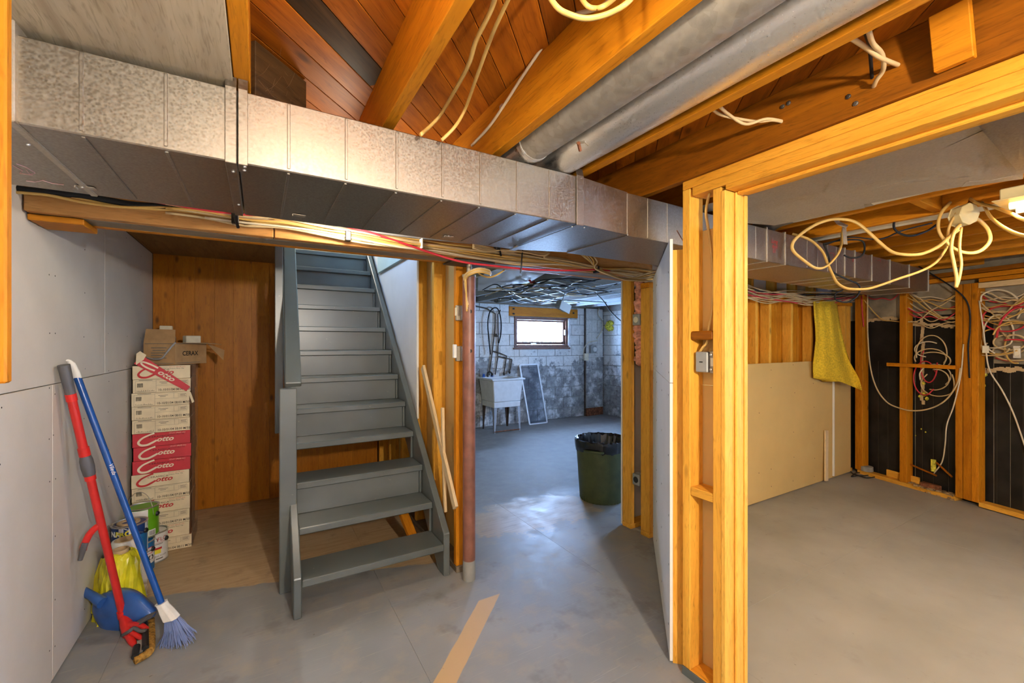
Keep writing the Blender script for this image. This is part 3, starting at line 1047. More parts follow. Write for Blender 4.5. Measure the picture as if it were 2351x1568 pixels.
# ---- framed doorway into the far room
dr = empty('door_1', (1.645, 1.1, 0), kind=S)
DX0, DX1 = 1.600, 1.689
box('stud', DX0, DX1, 1.200, 1.2375, .038, 2.116, M['stud_z'], dr)
box('stud', DX0, DX1, 1.056, 1.092, .038, 2.078, M['stud_z'], dr)
box('jamb', DX0 - .002, 1.744, 1.036, 1.055, 0, 2.060, M['door_trim_z'], dr)
box('door_stop', 1.655, 1.690, 1.024, 1.035, 0, 2.058, M['door_trim_z'], dr, .004)
box('jamb_bead', 1.722, 1.744, 1.031, 1.036, 0, 2.058, M['door_trim_z'], dr, .002)
box('top_plate', DX0, DX1, -1.2, 1.2375, 2.1175, 2.154, M['door_trim_y'], dr)
box('top_plate', DX0 - .001, DX1, -1.2, 1.188, 2.080, 2.1165, M['door_trim_y'], dr)
box('head_jamb', DX0 - .002, 1.744, -0.9, 1.0355, 2.0605, 2.0795, M['door_trim_y'], dr)
box('door_stop', 1.655, 1.690, -0.9, 1.0235, 2.047, 2.0600, M['door_trim_y'], dr, .004)
box('stud', DX0, DX1, -1.2, -1.16, .038, 2.079, M['stud_z'], dr)
box('bottom_plate', DX0 + .004, DX1, 1.056, 1.2375, .0, .0375, M['door_trim_y'], dr)
box('painted_edge', DX0 - .003, DX0 + .003, 1.056, 1.2385, .0, .036, M['stair_paint'], dr, .001)
box('spacer', DX0 + .002, DX1, 1.093, 1.199, 1.462, 1.500, M['old_timber_y'], dr, .006)
box('spacer', DX0 + .002, DX1, 1.093, 1.199, .792, .830, M['stud_y'], dr, .003)
box('drywall_sheet', 1.690, 1.702, 1.056, 1.26, .01, 1.262, M['drywall_tan'], dr, .001)
box('drywall_sheet', 1.690, 1.702, 1.056, 1.26, 1.266, 1.945, M['drywall_tan'], dr, .001)
box('strike_plate', 1.736, 1.7455, 1.0335, 1.0375, 0.925, 0.99, M['brass_plate'], dr, .001)

# ---- board hanging at the left edge of the view
hb = box('hanging_board', -0.44, -0.348, 1.0, 1.02, 1.385, 2.136, M['timber_z'], None, .003)
tag(hb, 'orange wooden board hanging from the ceiling at the far left edge', 'board')

# ================================================================== BEAM, POST, STAIRS
bm_ = empty('support_beam', (0.9, 2.4, 1.945), 'long built-up timber beam under the joists, cables along its face', 'beam')
box('front_board', -0.757, 0.058, 2.300, 2.344, 1.945, 2.148, M['beam_timber_x'], bm_, .003)
box('front_board', 0.062, 2.62, 2.300, 2.344, 1.945, 2.148, M['beam_timber_x'], bm_, .003)
box('middle_board', -0.757, 2.62, 2.346, 2.452, 1.943, 2.148, M['greyed_timber_x'], bm_, .002)
box('rear_board', -0.757, 2.62, 2.454, 2.498, 1.942, 2.148, M['timber_x'], bm_, .003)
box('end_cleat', -0.757, -0.60, 2.33, 2.50, 1.918, 1.9415, M['timber_x'], bm_, .003)

pole = empty('steel_post', (1.111, 2.40, 0), 'reddish brown adjustable steel post standing under the beam', 'post')
PC = Vector((1.111, 2.40, 0))
MB().lathe([(.0385, .05), (.0385, 1.10), (.0400, 1.10), (.0400, 1.855)], PC, 28).build('tube', M['pole_paint'], pole, smooth=True)
MB().lathe([(.0392, 0), (.0392, .085), (.0386, .12)], PC, 28).build('painted_foot', M['pole_base_grey'], pole, smooth=True)
MB().lathe([(.042, 1.853), (.042, 1.868), (.016, 1.870), (.016, 1.93)], PC, 24).build('collar', M['galvanised_dull'], pole, smooth=True)
MB().box(.98, 1.24, 2.305, 2.495, 1.931, 1.9415).build('head_plate', M['pipe_dark'], pole)
hd = Vector((-PC.x, -PC.y, 0)).normalized()
for zz in (1.40, 1.64):
    p = PC + hd * .0385 + Vector((0.006, 0, zz))
    q = MB(); q.tube([p - hd * .004, p + hd * .0032], .0125, 14)
    q.build('pin_hole', M['ink_black'], pole)

st = empty('staircase', (0.6, 3.4, 0), 'steep grey painted wooden staircase rising behind the beam', 'stairs')
NK = 12
SP = M['stair_paint']
YK = [2.489 + .2021 * k for k in range(NK)]
ZK = [.203 + .1975 * k for k in range(NK)]
for k in range(NK):
    t_ = MB().box(.194, .984, YK[k], YK[k] + .245, ZK[k] - .040, ZK[k])
    t_.build('tread', SP, st, bev=.005)
for k in range(1, NK):
    z0, z1 = ZK[k - 1] + .001, ZK[k] - .041
    y = YK[k] + .030
    if k not in (1, 3):
        box('riser', .200, .966, y, y + .018, z0, z1, SP, st, .001)
    box('riser_cleat', .967, .983, y - .012, y + .012, z0, z1, SP, st, .003)
    box('riser_cleat', .194, .1995, y - .010, y + .012, z0, z1, SP, st, .001)
for nm, x0, x1, drop in (('stringer', .985, 1.026, 0), ('stringer', .154, .193, .05)):
    sl = .977
    top0 = .262 - drop
    y0, y1 = 2.500, 4.90
    def tz(y): return top0 + sl * (y - y0)
    d_ = .36
    ylow = y0 + (d_ - top0) / sl
    poly = [(x0, y0, 0.001), (x0, y0, top0), (x0, y1, min(tz(y1), 2.60)), (x0, y1, tz(y1) - d_), (x0, ylow, 0.001)]
    MB().prism(poly, (x1 - x0, 0, 0)).build(nm, SP, st, bev=.004)
box('post', .100, .190, 2.800, 2.838, 0, 1.185, SP, st, .004)
box('post', .094, .144, 3.385, 3.42, .82, 2.62, SP, st, .003)
bar('handrail', (.170, 2.775, 1.205), (.226, 4.45, 2.842), .086, .040, SP, st, bev=.006)
bar('brace', (.93, 2.78, .02), (.80, 3.25, .55), .06, .03, M['timber_x'], st)

for (a, b_, w_, t_, nm, lab) in (
        (onx(971, 842, 1.048), onx(1046, 1166, 1.048), .052, .020, 'lumber_strip', 'long pale wooden strip leaning slantwise against the studs by the stairs'),
        (onx(1016, 936, 1.046), onx(1022, 1175, 1.05), .026, .018, 'lumber_strip', 'short thin pale wooden batten standing upright between the studs')):
    ob = bar(nm, a, b_, t_ if 0 else w_, t_, M['fresh_lumber_x'], None, up=(1, 0, 0))
    tag(ob, lab, 'wood strip')

# ================================================================== DUCTS AND PIPES
DZ0, DZ1, DY0, DY1 = 1.925, 2.117, 1.340, 1.872
duct = empty('air_duct', (0.3, 1.6, 1.925), 'wide rectangular galvanised air duct crossing below the joists', 'duct')
G = M['galvanised']
X_F = ony(34, 200, DY0).x; X_S = ony(546, 280, DY0).x; X_T0 = ony(1333, 450, DY0).x; X_T1 = 1.405
for a, b_ in ((-0.757, X_F), (X_F + .002, X_S), (X_S + .002, X_T0)):
    box('duct_section', a, b_, DY0, DY1, DZ0, DZ1, G, duct, .003)


def rib(x, y=DY0, w=.0075, p=.0028, par=None, dep=.5):
    q = MB().box(x - w / 2, x + w / 2, y - p, y + .001, DZ0 + .008, DZ1 - .004)
    q.box(x - w / 2, x + w / 2, y + .012, y + dep, DZ0 - p, DZ0 + .001)
    return q.build('stiffening_rib', G, par or duct, bev=.001)


for px in (187, 381, 663, 795, 911, 1016, 1103, 1187, 1262):
    rib(ony(px, 300, DY0).x)
q = MB().box(X_F - .012, X_F + .005, DY0 - .016, DY1, DZ0 - .004, DZ1 + .03); q.build('joint_flange', M['galvanised_dull'], duct, bev=.002)
# transition piece: narrows towards the far room
tr_ = MB()
v0 = [(X_T0 + .002, DY0, DZ0), (X_T0 + .002, DY0, DZ1), (X_T0 + .002, DY1, DZ1), (X_T0 + .002, DY1, DZ0)]
v1 = [(X_T1, 1.374, DZ0 + .004), (X_T1, 1.374, DZ1), (X_T1, 1.80, DZ1), (X_T1, 1.80, DZ0 + .004)]
tr_.v = [Vector(p) for p in v0 + v1]
for f in ((0, 1, 2, 3), (7, 6, 5, 4), (0, 4, 5), (0, 5, 1), (1, 5, 6, 2), (2, 6, 7, 3), (3, 7, 4), (3, 4, 0)):
    tr_.f.append(f); tr_.mi.append(0)
tr_.build('transition', M['galvanised'], duct)


def strap(a, b_, full, top=JB - .001, drop=.05):
    q = MB().box(a, b_, DY0 - .0065, DY0 - .0035, DZ0 - .006, DZ1 + .002)
    q.box(a, b_, DY0 - .0065, DY0 + (DY1 - DY0 if full else drop), DZ0 - .0062, DZ0 - .0035)
    q.build('hanger_strap', M['galvanised'], duct, bev=.0008)
    q = MB().beam(((a + b_) / 2, DY0 - .005, DZ1), ((a + b_) / 2, DY0 + .004, top), b_ - a, .002, up=(0, 1, 0))
    q.build('strap_tab', M['galvanised'], duct)


def rivets(pts):
    q = MB()
    for (px, py) in pts:
        p = onz(px, py, DZ0 - .006)
        q.lathe([(.0045, 0), (.0035, -.003), (.001, -.0042)], p, 8)
    q.build('rivets', M['galvanised_bright'], duct, smooth='all')['kind'] = 'stuff'


strap(ony(517, 300, DY0).x, ony(543, 300, DY0).x, True)
strap(ony(547, 300, DY0).x, ony(569, 300, DY0).x, False)
strap(ony(1322, 450, DY0).x, ony(1338, 450, DY0).x, True)
rivets([(536, 393), (562, 382), (561, 390), (548, 469), (65, 331), (189, 429), (1030, 541), (1313, 520), (1341, 522)])
# little folded brackets at the rear edge
for px, py in ((197, 430), (686, 494), (1028, 543), (1190, 566)):
    p = onz(px, py, DZ0 - .002)
    q = MB().box(p.x - .022, p.x + .022, p.y - .014, p.y + .014, DZ0 - .0042, DZ0 - .0030).box(p.x - .022, p.x - .020, p.y - .014, p.y + .014, DZ0 - .010, DZ0 - .0030)
    q.build('bracket', M['galvanised_dull'], duct)
q = MB()
for path in (((30, 380), (52, 392), (45, 398), (75, 402)), ((38, 376), (60, 384), (80, 396)), ((60, 390), (68, 400), (80, 398)), ((60, 415), (80, 418), (98, 414), (120, 421), (146, 424))):
    q.tube([onz(px, py, DZ0 - .0008) for px, py in path], .0012, 4)
q.build('red_scrawl', M['ink_pink'], duct)

# the narrower run into the far room
duct2 = empty('air_duct', (3.2, 1.6, 1.925), 'narrower galvanised duct run hanging across the room with black tarp walls', 'duct')
E0 = Vector((X_T1 + .002, 1.374, 0)); E1 = Vector((4.93, 1.435, 0)); ED = (E1 - E0).normalized(); EN = Vector((-ED.y, ED.x, 0))


def epos(px):
    r = ray(px, 700)
    n = EN
    t = (E0 - EYE).dot(n) / r.dot(n)
    return ((EYE + r * t) - E0).dot(ED)


def ebox(name, s0, s1, d0, d1, z0, z1, m, bev=.002):
    c = E0 + ED * ((s0 + s1) / 2) + EN * ((d0 + d1) / 2)
    me = boxmesh(abs(s1 - s0), abs(d1 - d0), abs(z1 - z0), m, bev)
    return link(name, me, (c.x, c.y, (z0 + z1) / 2), duct2, (0, 0, math.atan2(ED.y, ED.x)))


joints = [1437, 1760, 1802, 1939, 1962, 2001, 2043, 2087, 2131]
prev = 0.0
for px in joints[1:]:
    s = epos(px)
    ebox('duct_section', prev, s - .003, 0, .43, DZ0, DZ1 - .002, M['galvanised'], .002)
    ebox('drive_cleat', s - .008, s + .004, -.006, .43, DZ0 - .005, DZ1 + .006, M['galvanised_dull'], .002)
    prev = s
for px in (1440, 1487, 1532, 1735, 1853, 1877, 1900, 1920):
    s = epos(px)
    ebox('stiffening_rib', s - .003, s + .003, -.0025, .001, DZ0 + .006, DZ1 - .006, M['galvanised'], .001)
for i, (tx, px, py) in enumerate((('Long', 1771, 557), ('duct', 1772, 569), ('01', 1774, 580))):
    r = ray(px, py); t = (E0 - EN * .001 - EYE).dot(EN) / r.dot(EN)
    text(tx, 'handwriting', EYE + r * t, .035, M['ink_red'], duct2, xdir=ED, shear=.2)
for k, (pa, pb) in enumerate((((1905, 580), (1915, 588)), ((1952, 590), (1958, 602)), ((2015, 598), (2021, 602)))):
    q = MB().tube([EYE + ray(*p) * ((E0 - EN * .001 - EYE).dot(EN) / ray(*p).dot(EN)) for p in (pa, ((pa[0] + pb[0]) / 2 + 4, (pa[1] + pb[1]) / 2 - 3), pb)], .0015, 4)
    q.build('red_mark', M['ink_red'], duct2)

# ---- two round pipes in the joist bay
pa = empty('round_pipe', (0.86, 0.2, 2.2), 'dull mottled galvanised round pipe lying beside the shiny one', 'pipe')
MB().lathe([(.067, -2.5), (.067, 1.32)], (.864, 0, 2.186), 36, 'y').build('pipe', M['galvanised_spangled'], pa, smooth=True)
q = MB().lathe([(.069, 1.30), (.071, 1.305), (.069, 1.312), (.071, 1.32), (.069, 1.328)], (.864, 0, 2.186), 36, 'y'); q.build('crimped_collar', M['galvanised_bright'], pa, smooth=True)
q = MB().tube(spline([(.864, 1.325, 2.186), (.864, 1.40, 2.180), (.864, 1.46, 2.155), (.864, 1.49, 2.119)]), .066, 28); q.build('elbow', M['galvanised_bright'], pa, smooth=True)
pb = empty('round_pipe', (1.05, 0.2, 2.2), 'shiny smooth galvanised round pipe running between the joists', 'pipe')
MB().lathe([(.078, -2.5), (.078, 1.50)], (1.035, 0, 2.196), 40, 'y').build('pipe', M['galvanised_bright'], pb, smooth=True)
q = MB().tube([onz(1330, 330, 2.125) + Vector((-.012, 0, 0)), onz(1342, 326, 2.12), onz(1350, 333, 2.12)], .004, 6); q.build('tab', M['galvanised_dull'], pb)
q = MB().tube([onz(1328, 328, 2.117), onz(1332, 345, 2.110)], .006, 6); q.build('rusty_screw', M['rust'], pb)

# ================================================================== CABLES OVERHEAD AND ALONG THE BEAM
def cable(name, pts, r, m, label, group=None, flat=1.0, per=6, n=8, cat='cable'):
    o = MB().tube(spline(pts, per), r, n, flat=flat).build(name, M[m], None, smooth='all')
    return tag(o, label, cat, group)


ZW = 2.21
cable('electrical_cable', [onz(1160, -110, 2.335), onz(1150, -60, ZW), onz(1128, 20, ZW), onz(1092, 95, ZW), onz(1075, 150, ZW), onz(1040, 215, ZW), onz(1010, 265, ZW), onz(985, 292, 2.16), onz(966, 309, 2.10)], .0075, 'cable_yellow', 'thicker of two yellow cables hanging in the joist bay above the duct', flat=.7)
cable('electrical_cable', [onz(1215, -120, 2.335), onz(1200, -70, ZW), onz(1166, 0, ZW), onz(1130, 80, ZW), onz(1095, 175, ZW), onz(1068, 250, ZW), onz(1045, 290, 2.15), onz(1014, 322, 2.10)], .0055, 'cable_yellow', 'thinner of two yellow cables hanging in the joist bay above the duct', flat=.8)
XJ2 = JX[2] - .006
cable('electrical_cable', [onx(1410, -10, XJ2), onx(1375, 18, XJ2), onx(1305, 40, XJ2), onx(1262, 85, XJ2), onx(1220, 145, XJ2), onx(1190, 190, XJ2), onx(1158, 240, XJ2), onx(1122, 292, XJ2), onx(1083, 334, XJ2)], .006, 'cable_white', 'pale cable stapled along the side of a joist', flat=.8)
q = MB().box(XJ2 - .004, XJ2 + .008, onx(1152, 245, XJ2).y - .01, onx(1152, 245, XJ2).y + .01, onx(1152, 245, XJ2).z - .006, onx(1152, 245, XJ2).z + .006)
tag(q.build('cable_staple', M['steel'], None), 'small metal staple holding the pale cable to a joist', 'staple')
cable('electrical_cable', [onz(1215, -120, 2.335), onz(1240, -50, 2.20), onz(1275, 12, 2.12), onz(1310, 34, 2.11), onz(1350, 42, 2.11), onz(1400, 30, 2.12), onz(1445, 2, 2.14), onx(1475, -40, JX[2] - .006)], .006, 'cable_yellow', 'wide yellow cable loop drooping below the joists', flat=.8)
cable('electrical_cable', [onz(1290, -110, 2.335), onz(1322, -30, 2.20), onz(1345, 10, 2.13), onz(1368, 19, 2.13), onz(1392, 11, 2.14), onx(1420, -10, JX[2] - .006)], .005, 'cable_yellow', 'small yellow cable end hooked over a joist')
XJ4 = JX[4] - .006
XJ3 = JX[3] + .042
cable('electrical_cable', [onx(1630, 245, XJ3), onx(1652, 262, 1.3), onx(1690, 272, 1.40), onx(1740, 279, 1.50), onx(1775, 276, 1.55), onx(1806, 283, XJ4 + .03)], .005, 'cable_cream', 'cream cable crossing between two joists, lower of a crossing pair')
cable('electrical_cable', [onx(1648, 240, XJ3), onx(1672, 262, 1.34), onx(1712, 285, 1.44), onx(1760, 273, 1.52), onx(1806, 280, XJ4 + .03)], .005, 'cable_cream', 'cream cable crossing between two joists, upper of a crossing pair')
cable('electrical_cable', [onx(1950, 85, 1.25), onx(1985, 107, 1.35), onx(2020, 132, 1.45), onx(2068, 152, XJ4 + .03)], .006, 'cable_cream', 'cream cable entering a drilled hole in the dark joist')
cable('electrical_cable', [onx(1994, 70, 1.24), onx(2004, 100, 1.35), onx(2025, 125, 1.45), onx(2028, 160, 1.53), onx(2012, 185, 1.56), onx(2003, 208, XJ4 + .03)], .006, 'cable_cream', 'cream cable curling down the side of the dark joist')
cable('electrical_cable', [onx(1985, 70, 1.28), onx(1996, 110, 1.45), onx(2003, 190, XJ4 + .03)], .0045, 'cable_black', 'straight black cable beside cream ones on the dark joist')

YC = 2.283


def bc(pts, dy=0.0, dz=0.0):
    return [ony(px, py, YC - dy) + Vector((0, 0, dz)) for px, py in pts]


cable('insulated_hose', bc([(32, 432), (70, 437), (140, 444), (200, 451), (250, 460), (310, 470), (380, 474), (450, 480), (560, 490)], .012), .0125, 'cable_black', 'thick black insulated hose lying on top of the beam cables', 'black hoses on the beam', cat='hose')
cable('insulated_hose', bc([(700, 503), (760, 514), (830, 525), (900, 537), (1000, 548), (1080, 556)], .012), .011, 'cable_grey', 'dark grey hose among the pale cables over the stairs', cat='hose')
cable('red_cable', bc([(330, 458), (400, 470), (480, 484), (560, 492), (640, 491), (720, 503), (800, 521), (860, 537), (930, 560), (1000, 584), (1060, 601), (1130, 610), (1210, 618), (1300, 621), (1370, 619), (1400, 622)], .03), .0065, 'cable_red', 'long red cable running along the beam among pale ones')
grp = 'cream cables along the beam'
lab = 'cream cable in the dense bundle along the face of the beam'
cable('electrical_cable', bc([(32, 441), (110, 448), (200, 466), (300, 476), (420, 474), (520, 477), (620, 500), (760, 530), (900, 556), (1040, 574), (1200, 592), (1330, 609), (1400, 622), (1505, 640)], .02), .0055, 'cable_yellow', lab, grp, flat=.7)
cable('electrical_cable', bc([(160, 450), (260, 472), (340, 479), (420, 484), (500, 497), (560, 518), (640, 520), (700, 527), (800, 545), (900, 560), (1000, 570), (1150, 588)], .012), .0055, 'cable_yellow', lab, grp, flat=.7)
random.seed(77)
base_path = [(380, 471), (470, 484), (560, 500), (650, 507), (740, 521), (830, 538), (920, 552), (1010, 566), (1100, 578), (1200, 589), (1290, 602), (1372, 617), (1440, 625), (1508, 636)]
for k in range(13):
    o0 = random.uniform(-9, 15) + (k % 5) * 1.5
    fan = random.uniform(-16, 18)
    pts = []
    for i, (px, py) in enumerate(base_path):
        j = random.uniform(-2.5, 2.5)
        oo = o0 * (1.0 if i < 10 else 0.35)
        if i >= 12: oo = fan * (0.6 if i == 12 else 1.0)
        if i == 11: oo = random.uniform(-5, 5)
        pts.append((px, py + oo + j))
    s0 = random.choice((0, 0, 1, 2))
    cable('electrical_cable', bc(pts[s0:], .004 + .0065 * (k % 5)), .0052, random.choice(('cable_white', 'cable_cream', 'cable_cream', 'cable_yellow')), lab, grp, flat=.75, per=5)
# cables that come down from above into the tie on the right, and the fan beyond it
for k in range(5):
    a = (1300 + 14 * k, 560 + 5 * k)
    pts = [a, (1335 + 9 * k, 585 + 4 * k), (1368, 610 + 2 * k), (1400 + 6 * k, 628 + 3 * k), (1440 + 4 * k, 640 + k), (1506, 622 + 6 * k)]
    cable('electrical_cable', bc(pts, .03 + .005 * k), .0055, 'cable_yellow' if k % 2 else 'cable_cream', 'yellowish cable fanning out from the black tie above the doorway', 'cables fanning out above the doorway', flat=.75)
for k in range(4):
    pts = [(1085, 560 + 3 * k), (1120, 568 + 3 * k), (1165, 580 - 2 * k), (1210, 574 + 2 * k), (1245, 581 + 2 * k), (1262, 575 + 2 * k), (1250, 586 + 2 * k), (1300, 596 + k), (1372, 613)]
    cable('electrical_cable', bc(pts, .028 + .006 * k), .005, 'cable_cream', 'cream cable with a small kink above the doorway', 'kinked cables above the doorway', flat=.75)
# ties
for (px, py, h, nm, lab_) in ((540, 497, 14, 'cable_tie', 'black tape tie on the beam cables left of the stairs'), (799, 541, 11, 'cable_tie', 'black strap clip on the beam cables above the stairs'), (1143, 568, 12, 'cable_tie', 'black tape end on the beam cables above the post'), (1371, 618, 11, 'cable_tie', 'black tape band gathering the cables above the doorway')):
    c = ony(px, py, YC - .032)
    q = MB().box(c.x - .014, c.x + .014, c.y - .012, c.y + .030, c.z - h * .0024, c.z + h * .0020)
    if px in (540, 1143): q.beam(c + Vector((0, -.014, 0)), c + Vector((.012, -.02, -.055)), .012, .002, up=(0, 1, 0))
    tag(q.build(nm, M['black_tape'], None, bev=.003), lab_, 'cable tie')
q = MB().tube(spline([ony(1200, 575, 2.24), ony(1198, 592, 2.235), ony(1197, 612, 2.235), ony(1195, 627, 2.24)]), .0045, 8)
tag(q.build('cable_tie', M['black_tape'], None, smooth='all'), 'thin black strap dangling from the duct bracket in front of the beam', 'cable tie')
q = MB().box(ony(969, 548, 2.24).x - .003, ony(969, 548, 2.24).x + .003, 2.235, 2.275, ony(969, 570, 2.24).z, ony(969, 547, 2.24).z)
tag(q.build('cable_tie', M['white_plastic'], None, bev=.001), 'white plastic tie around the beam cables', 'cable tie')

# cables looping over the top of the steel post
for k in range(4):
    d = 2.60 - .012 * k
    o_ = k * 3.0
    pts = [at(1075 - k, 700 + 5 * k, 2.50), at(1067 + k, 655, d), at(1066 + k * 1.5, 634 + o_ * .6, d), at(1080, 622 + o_, d - .06), at(1100, 616 + o_, d - .08), at(1122, 620 + o_, d - .04), at(1128 - k, 629 + k, d)]
    cable('electrical_cable', pts, .0055, 'cable_yellow' if k % 2 else 'cable_cream', 'pale cable arching over the top of the steel post', 'cables over the steel post', flat=.75)
cable('electrical_cable', [at(1094, 624, 2.66), at(1110, 634, 2.66), at(1128, 636, 2.68), at(1146, 628, 2.70), at(1158, 620, 2.72)], .0055, 'cable_yellow', 'pale cable sagging just right of the steel post top')

# ================================================================== THE NOOK: tile cartons
BY0 = 3.785; BY1 = 4.095; BX0 = -0.738; BX1 = -0.424; BH = .0923


def ribbon(mb, pts, widths, y, per=5):
    """flat printed stroke in the plane y, pts are (x, z)"""
    sp_ = spline([(p[0], 0, p[1]) for p in pts], per)
    n = len(sp_)
    for i in range(n - 1):
        def side(k):
            t = (sp_[min(k + 1, n - 1)] - sp_[max(k - 1, 0)]).normalized()
            f = k / (n - 1) * (len(widths) - 1); a = int(min(f, len(widths) - 2)); w_ = widths[a] + (widths[a + 1] - widths[a]) * (f - a)
            return Vector((-t.z, 0, t.x)) * (w_ / 2)
        a, b_ = sp_[i], sp_[i + 1]; sa, sb = side(i), side(i + 1)
        mb.face(*[Vector((p.x, y, p.z)) for p in (a + sa, b_ + sb, b_ - sb, a - sa)])


def cotto(box_o, x0, z0, w, h, y, mc, mt, ms):
    mb = MB()
    C = [(.37, .98), (.30, .90), (.17, .68), (.10, .38), (.14, .16), (.24, .14), (.33, .28), (.41, .44)]
    ribbon(mb, [(x0 + a * w, z0 + b_ * h) for a, b_ in C], [.012 * h / .09, .010 * h / .09, .011, .013, .014, .013, .013, .011], y)
    mb.build('swoosh_letter', mc, box_o, fix=False)
    text('otto', 'lettering', (x0 + .40 * w, y, z0 + .34 * h), h * .50, mt, box_o, shear=.35, bold=.0012, sx=1.15)
    text('CERAMICA', 'lettering', (x0 + .27 * w, y, z0 + .66 * h), h * .17, ms, box_o, sx=1.5)
    text('12"x12" (30x30 cm.)', 'lettering', (x0 + .62 * w, y, z0 + .86 * h), h * .12, mt, box_o)
    text('Ceramic Floor Tile', 'lettering', (x0 + .62 * w, y, z0 + .73 * h), h * .12, ms, box_o, shear=.2)


def stamp(box_o, x0, z0, w, h, y, s):
    f = MB()
    X_ = lambda a: x0 + a * w
    Z_ = lambda a: z0 + a * h
    def fr(a, b_, c, d, t=.0011):
        f.face((X_(a), y, Z_(c)), (X_(b_), y, Z_(c)), (X_(b_), y, Z_(c) + t), (X_(a), y, Z_(c) + t))
        f.face((X_(a), y, Z_(d)), (X_(b_), y, Z_(d)), (X_(b_), y, Z_(d) + t), (X_(a), y, Z_(d) + t))
        f.face((X_(a), y, Z_(c)), (X_(a) + t, y, Z_(c)), (X_(a) + t, y, Z_(d)), (X_(a), y, Z_(d)))
        f.face((X_(b_), y, Z_(c)), (X_(b_) + t, y, Z_(c)), (X_(b_) + t, y, Z_(d)), (X_(b_), y, Z_(d)))
    fr(.04, .39, .03, .86); fr(.39, .72, .52, .92); fr(.72, .80, .52, .92); fr(.82, .95, .55, .90)
    f.build('printed_frame', M['ink_grey'], box_o, fix=False)
    b_ = MB()
    random.seed(sum(map(ord, s)))
    for k in range(12):
        a = X_(.075) + k * .0025
        b_.face((a, y, Z_(.42)), (a + random.choice((.0009, .0016)), y, Z_(.42)), (a + .0016, y, Z_(.72)), (a, y, Z_(.72)))
    for k in range(22):
        a = X_(.07 + .0135 * k)
        b_.face((a, y, Z_(.10)), (a + .002, y, Z_(.10)), (a + .002, y, Z_(.12 + .16 * random.random() ** 2)), (a, y, Z_(.14)))
    b_.build('barcode', M['ink_black'], box_o, fix=False)
    text(s, 'date_stamp', (X_(.425), y, Z_(.10)), h * .25, M['ink_black'], box_o, bold=.0002, sx=.82)
    for a, b2, z in ((.45, .62, .76), (.48, .58, .66), (.835, .94, .80), (.835, .93, .72), (.835, .94, .64), (.10, .33, .92)):
        MB().face((X_(a), y, Z_(z)), (X_(b2), y, Z_(z)), (X_(b2), y, Z_(z + .035)), (X_(a), y, Z_(z + .035))).build('fine_print', M['ink_grey'], box_o, fix=False)


kinds = ['s08:11', 'c', 's07:59', 'c', 's07:59', 'c', 'r', 'r', 'r', 's08:00', 's08:02', 's08:03', 's08:04', 'c']
offs = [.010, -.003, -.002, 0, -.002, -.004, .002, .007, .002, 0, -.002, -.003, .004, .002]
ords = ['bottom', 'second', 'third', 'fourth', 'fifth', 'sixth', 'seventh', 'eighth', 'ninth', 'tenth', 'eleventh', 'twelfth', 'thirteenth', 'topmost']
for k, (kd, of) in enumerate(zip(kinds, offs)):
    z0 = k * BH + .001; z1 = z0 + BH - .0015
    x0, x1 = BX0 + of, BX1 + of
    look = {'s': 'cream tile carton stamped with a date', 'c': 'cream tile carton with red script lettering', 'r': 'red tile carton with white script lettering'}[kd[0]]
    pos = ords[k] + (' from the floor in the stack' if 0 < k < 13 else ' of the stack')
    b_ = MB()
    b_.box(x0, x1, BY0, BY1, z0, z1)
    ob = empty('tile_carton', ((x0 + x1) / 2, (BY0 + BY1) / 2, z0), look + ', ' + pos, 'carton', 'tile cartons stacked in the nook')
    front = {'s': 'carton_cream', 'c': 'carton_cream', 'r': 'carton_red'}[kd[0]]
    b_.mi = [1, 1, 0, 1, 1, 1]
    ob = b_.build('carton_body', [M[front], M['carton_brown']], ob, bev=.0015)
    yf = BY0 - .0008
    if kd[0] == 's': stamp(ob, x0, z0, x1 - x0, z1 - z0, yf, '10-10/01/04 ' + kd[1:] + ' M/50')
    elif kd[0] == 'c': cotto(ob, x0, z0, x1 - x0, z1 - z0, yf, M['ink_red'], M['ink_red'], M['ink_black'])
    else: cotto(ob, x0, z0, x1 - x0, z1 - z0, yf, M['ink_cream'], M['ink_cream'], M['ink_black'])
STOP = 14 * BH
wr = MB()
wr.box(BX1 + .0135, BX1 + .0142, BY0 - .0, BY1, .005, STOP - .002)
tag(wr.build('shrink_wrap', M['shrink_wrap'], None), 'clear shrink wrap on the right side of the tile carton stack', 'plastic wrap')

# torn red strip of carton hanging across the front
tp = empty('torn_carton_strip', (-.62, 3.76, 1.25), 'torn red carton strip hanging slantwise across the top cartons', 'carton scrap')
yS = BY0 - .006
a = ony(318, 828, yS); e = ony(432, 893, yS)
dr_ = (e - a).normalized(); nn = Vector((-dr_.z, 0, dr_.x))
q = MB(); q.prism([a + nn * .040 - dr_ * .01, a - nn * .030 - dr_ * .006, e - nn * .018, e + nn * .020], (0, -.002, 0)); q.build('strip', M['carton_red'], tp)
q = MB(); q.prism([ony(p[0], p[1], yS - .001) for p in ((313, 812), (322, 806), (336, 815), (330, 826), (312, 838))], (0, -.002, 0)); q.build('folded_end', M['carton_cream'], tp)
q = MB(); q.prism([ony(p[0], p[1], yS - .001) for p in ((425, 902), (432, 895), (438, 900), (446, 922), (441, 925), (434, 906))], (0, -.002, 0)); q.build('frayed_end', M['carton_cream'], tp)
mb = MB()
L_ = (e - a).length
pts = [(.34, .75), (.20, .62), (.08, .30), (.06, -.15), (.13, -.42), (.24, -.35), (.33, -.12)]
def sw(u_, v_): return a + dr_ * (u_ * L_ * 1.0) + nn * (v_ * .028)
sp_ = spline([sw(*p) for p in pts], 5)
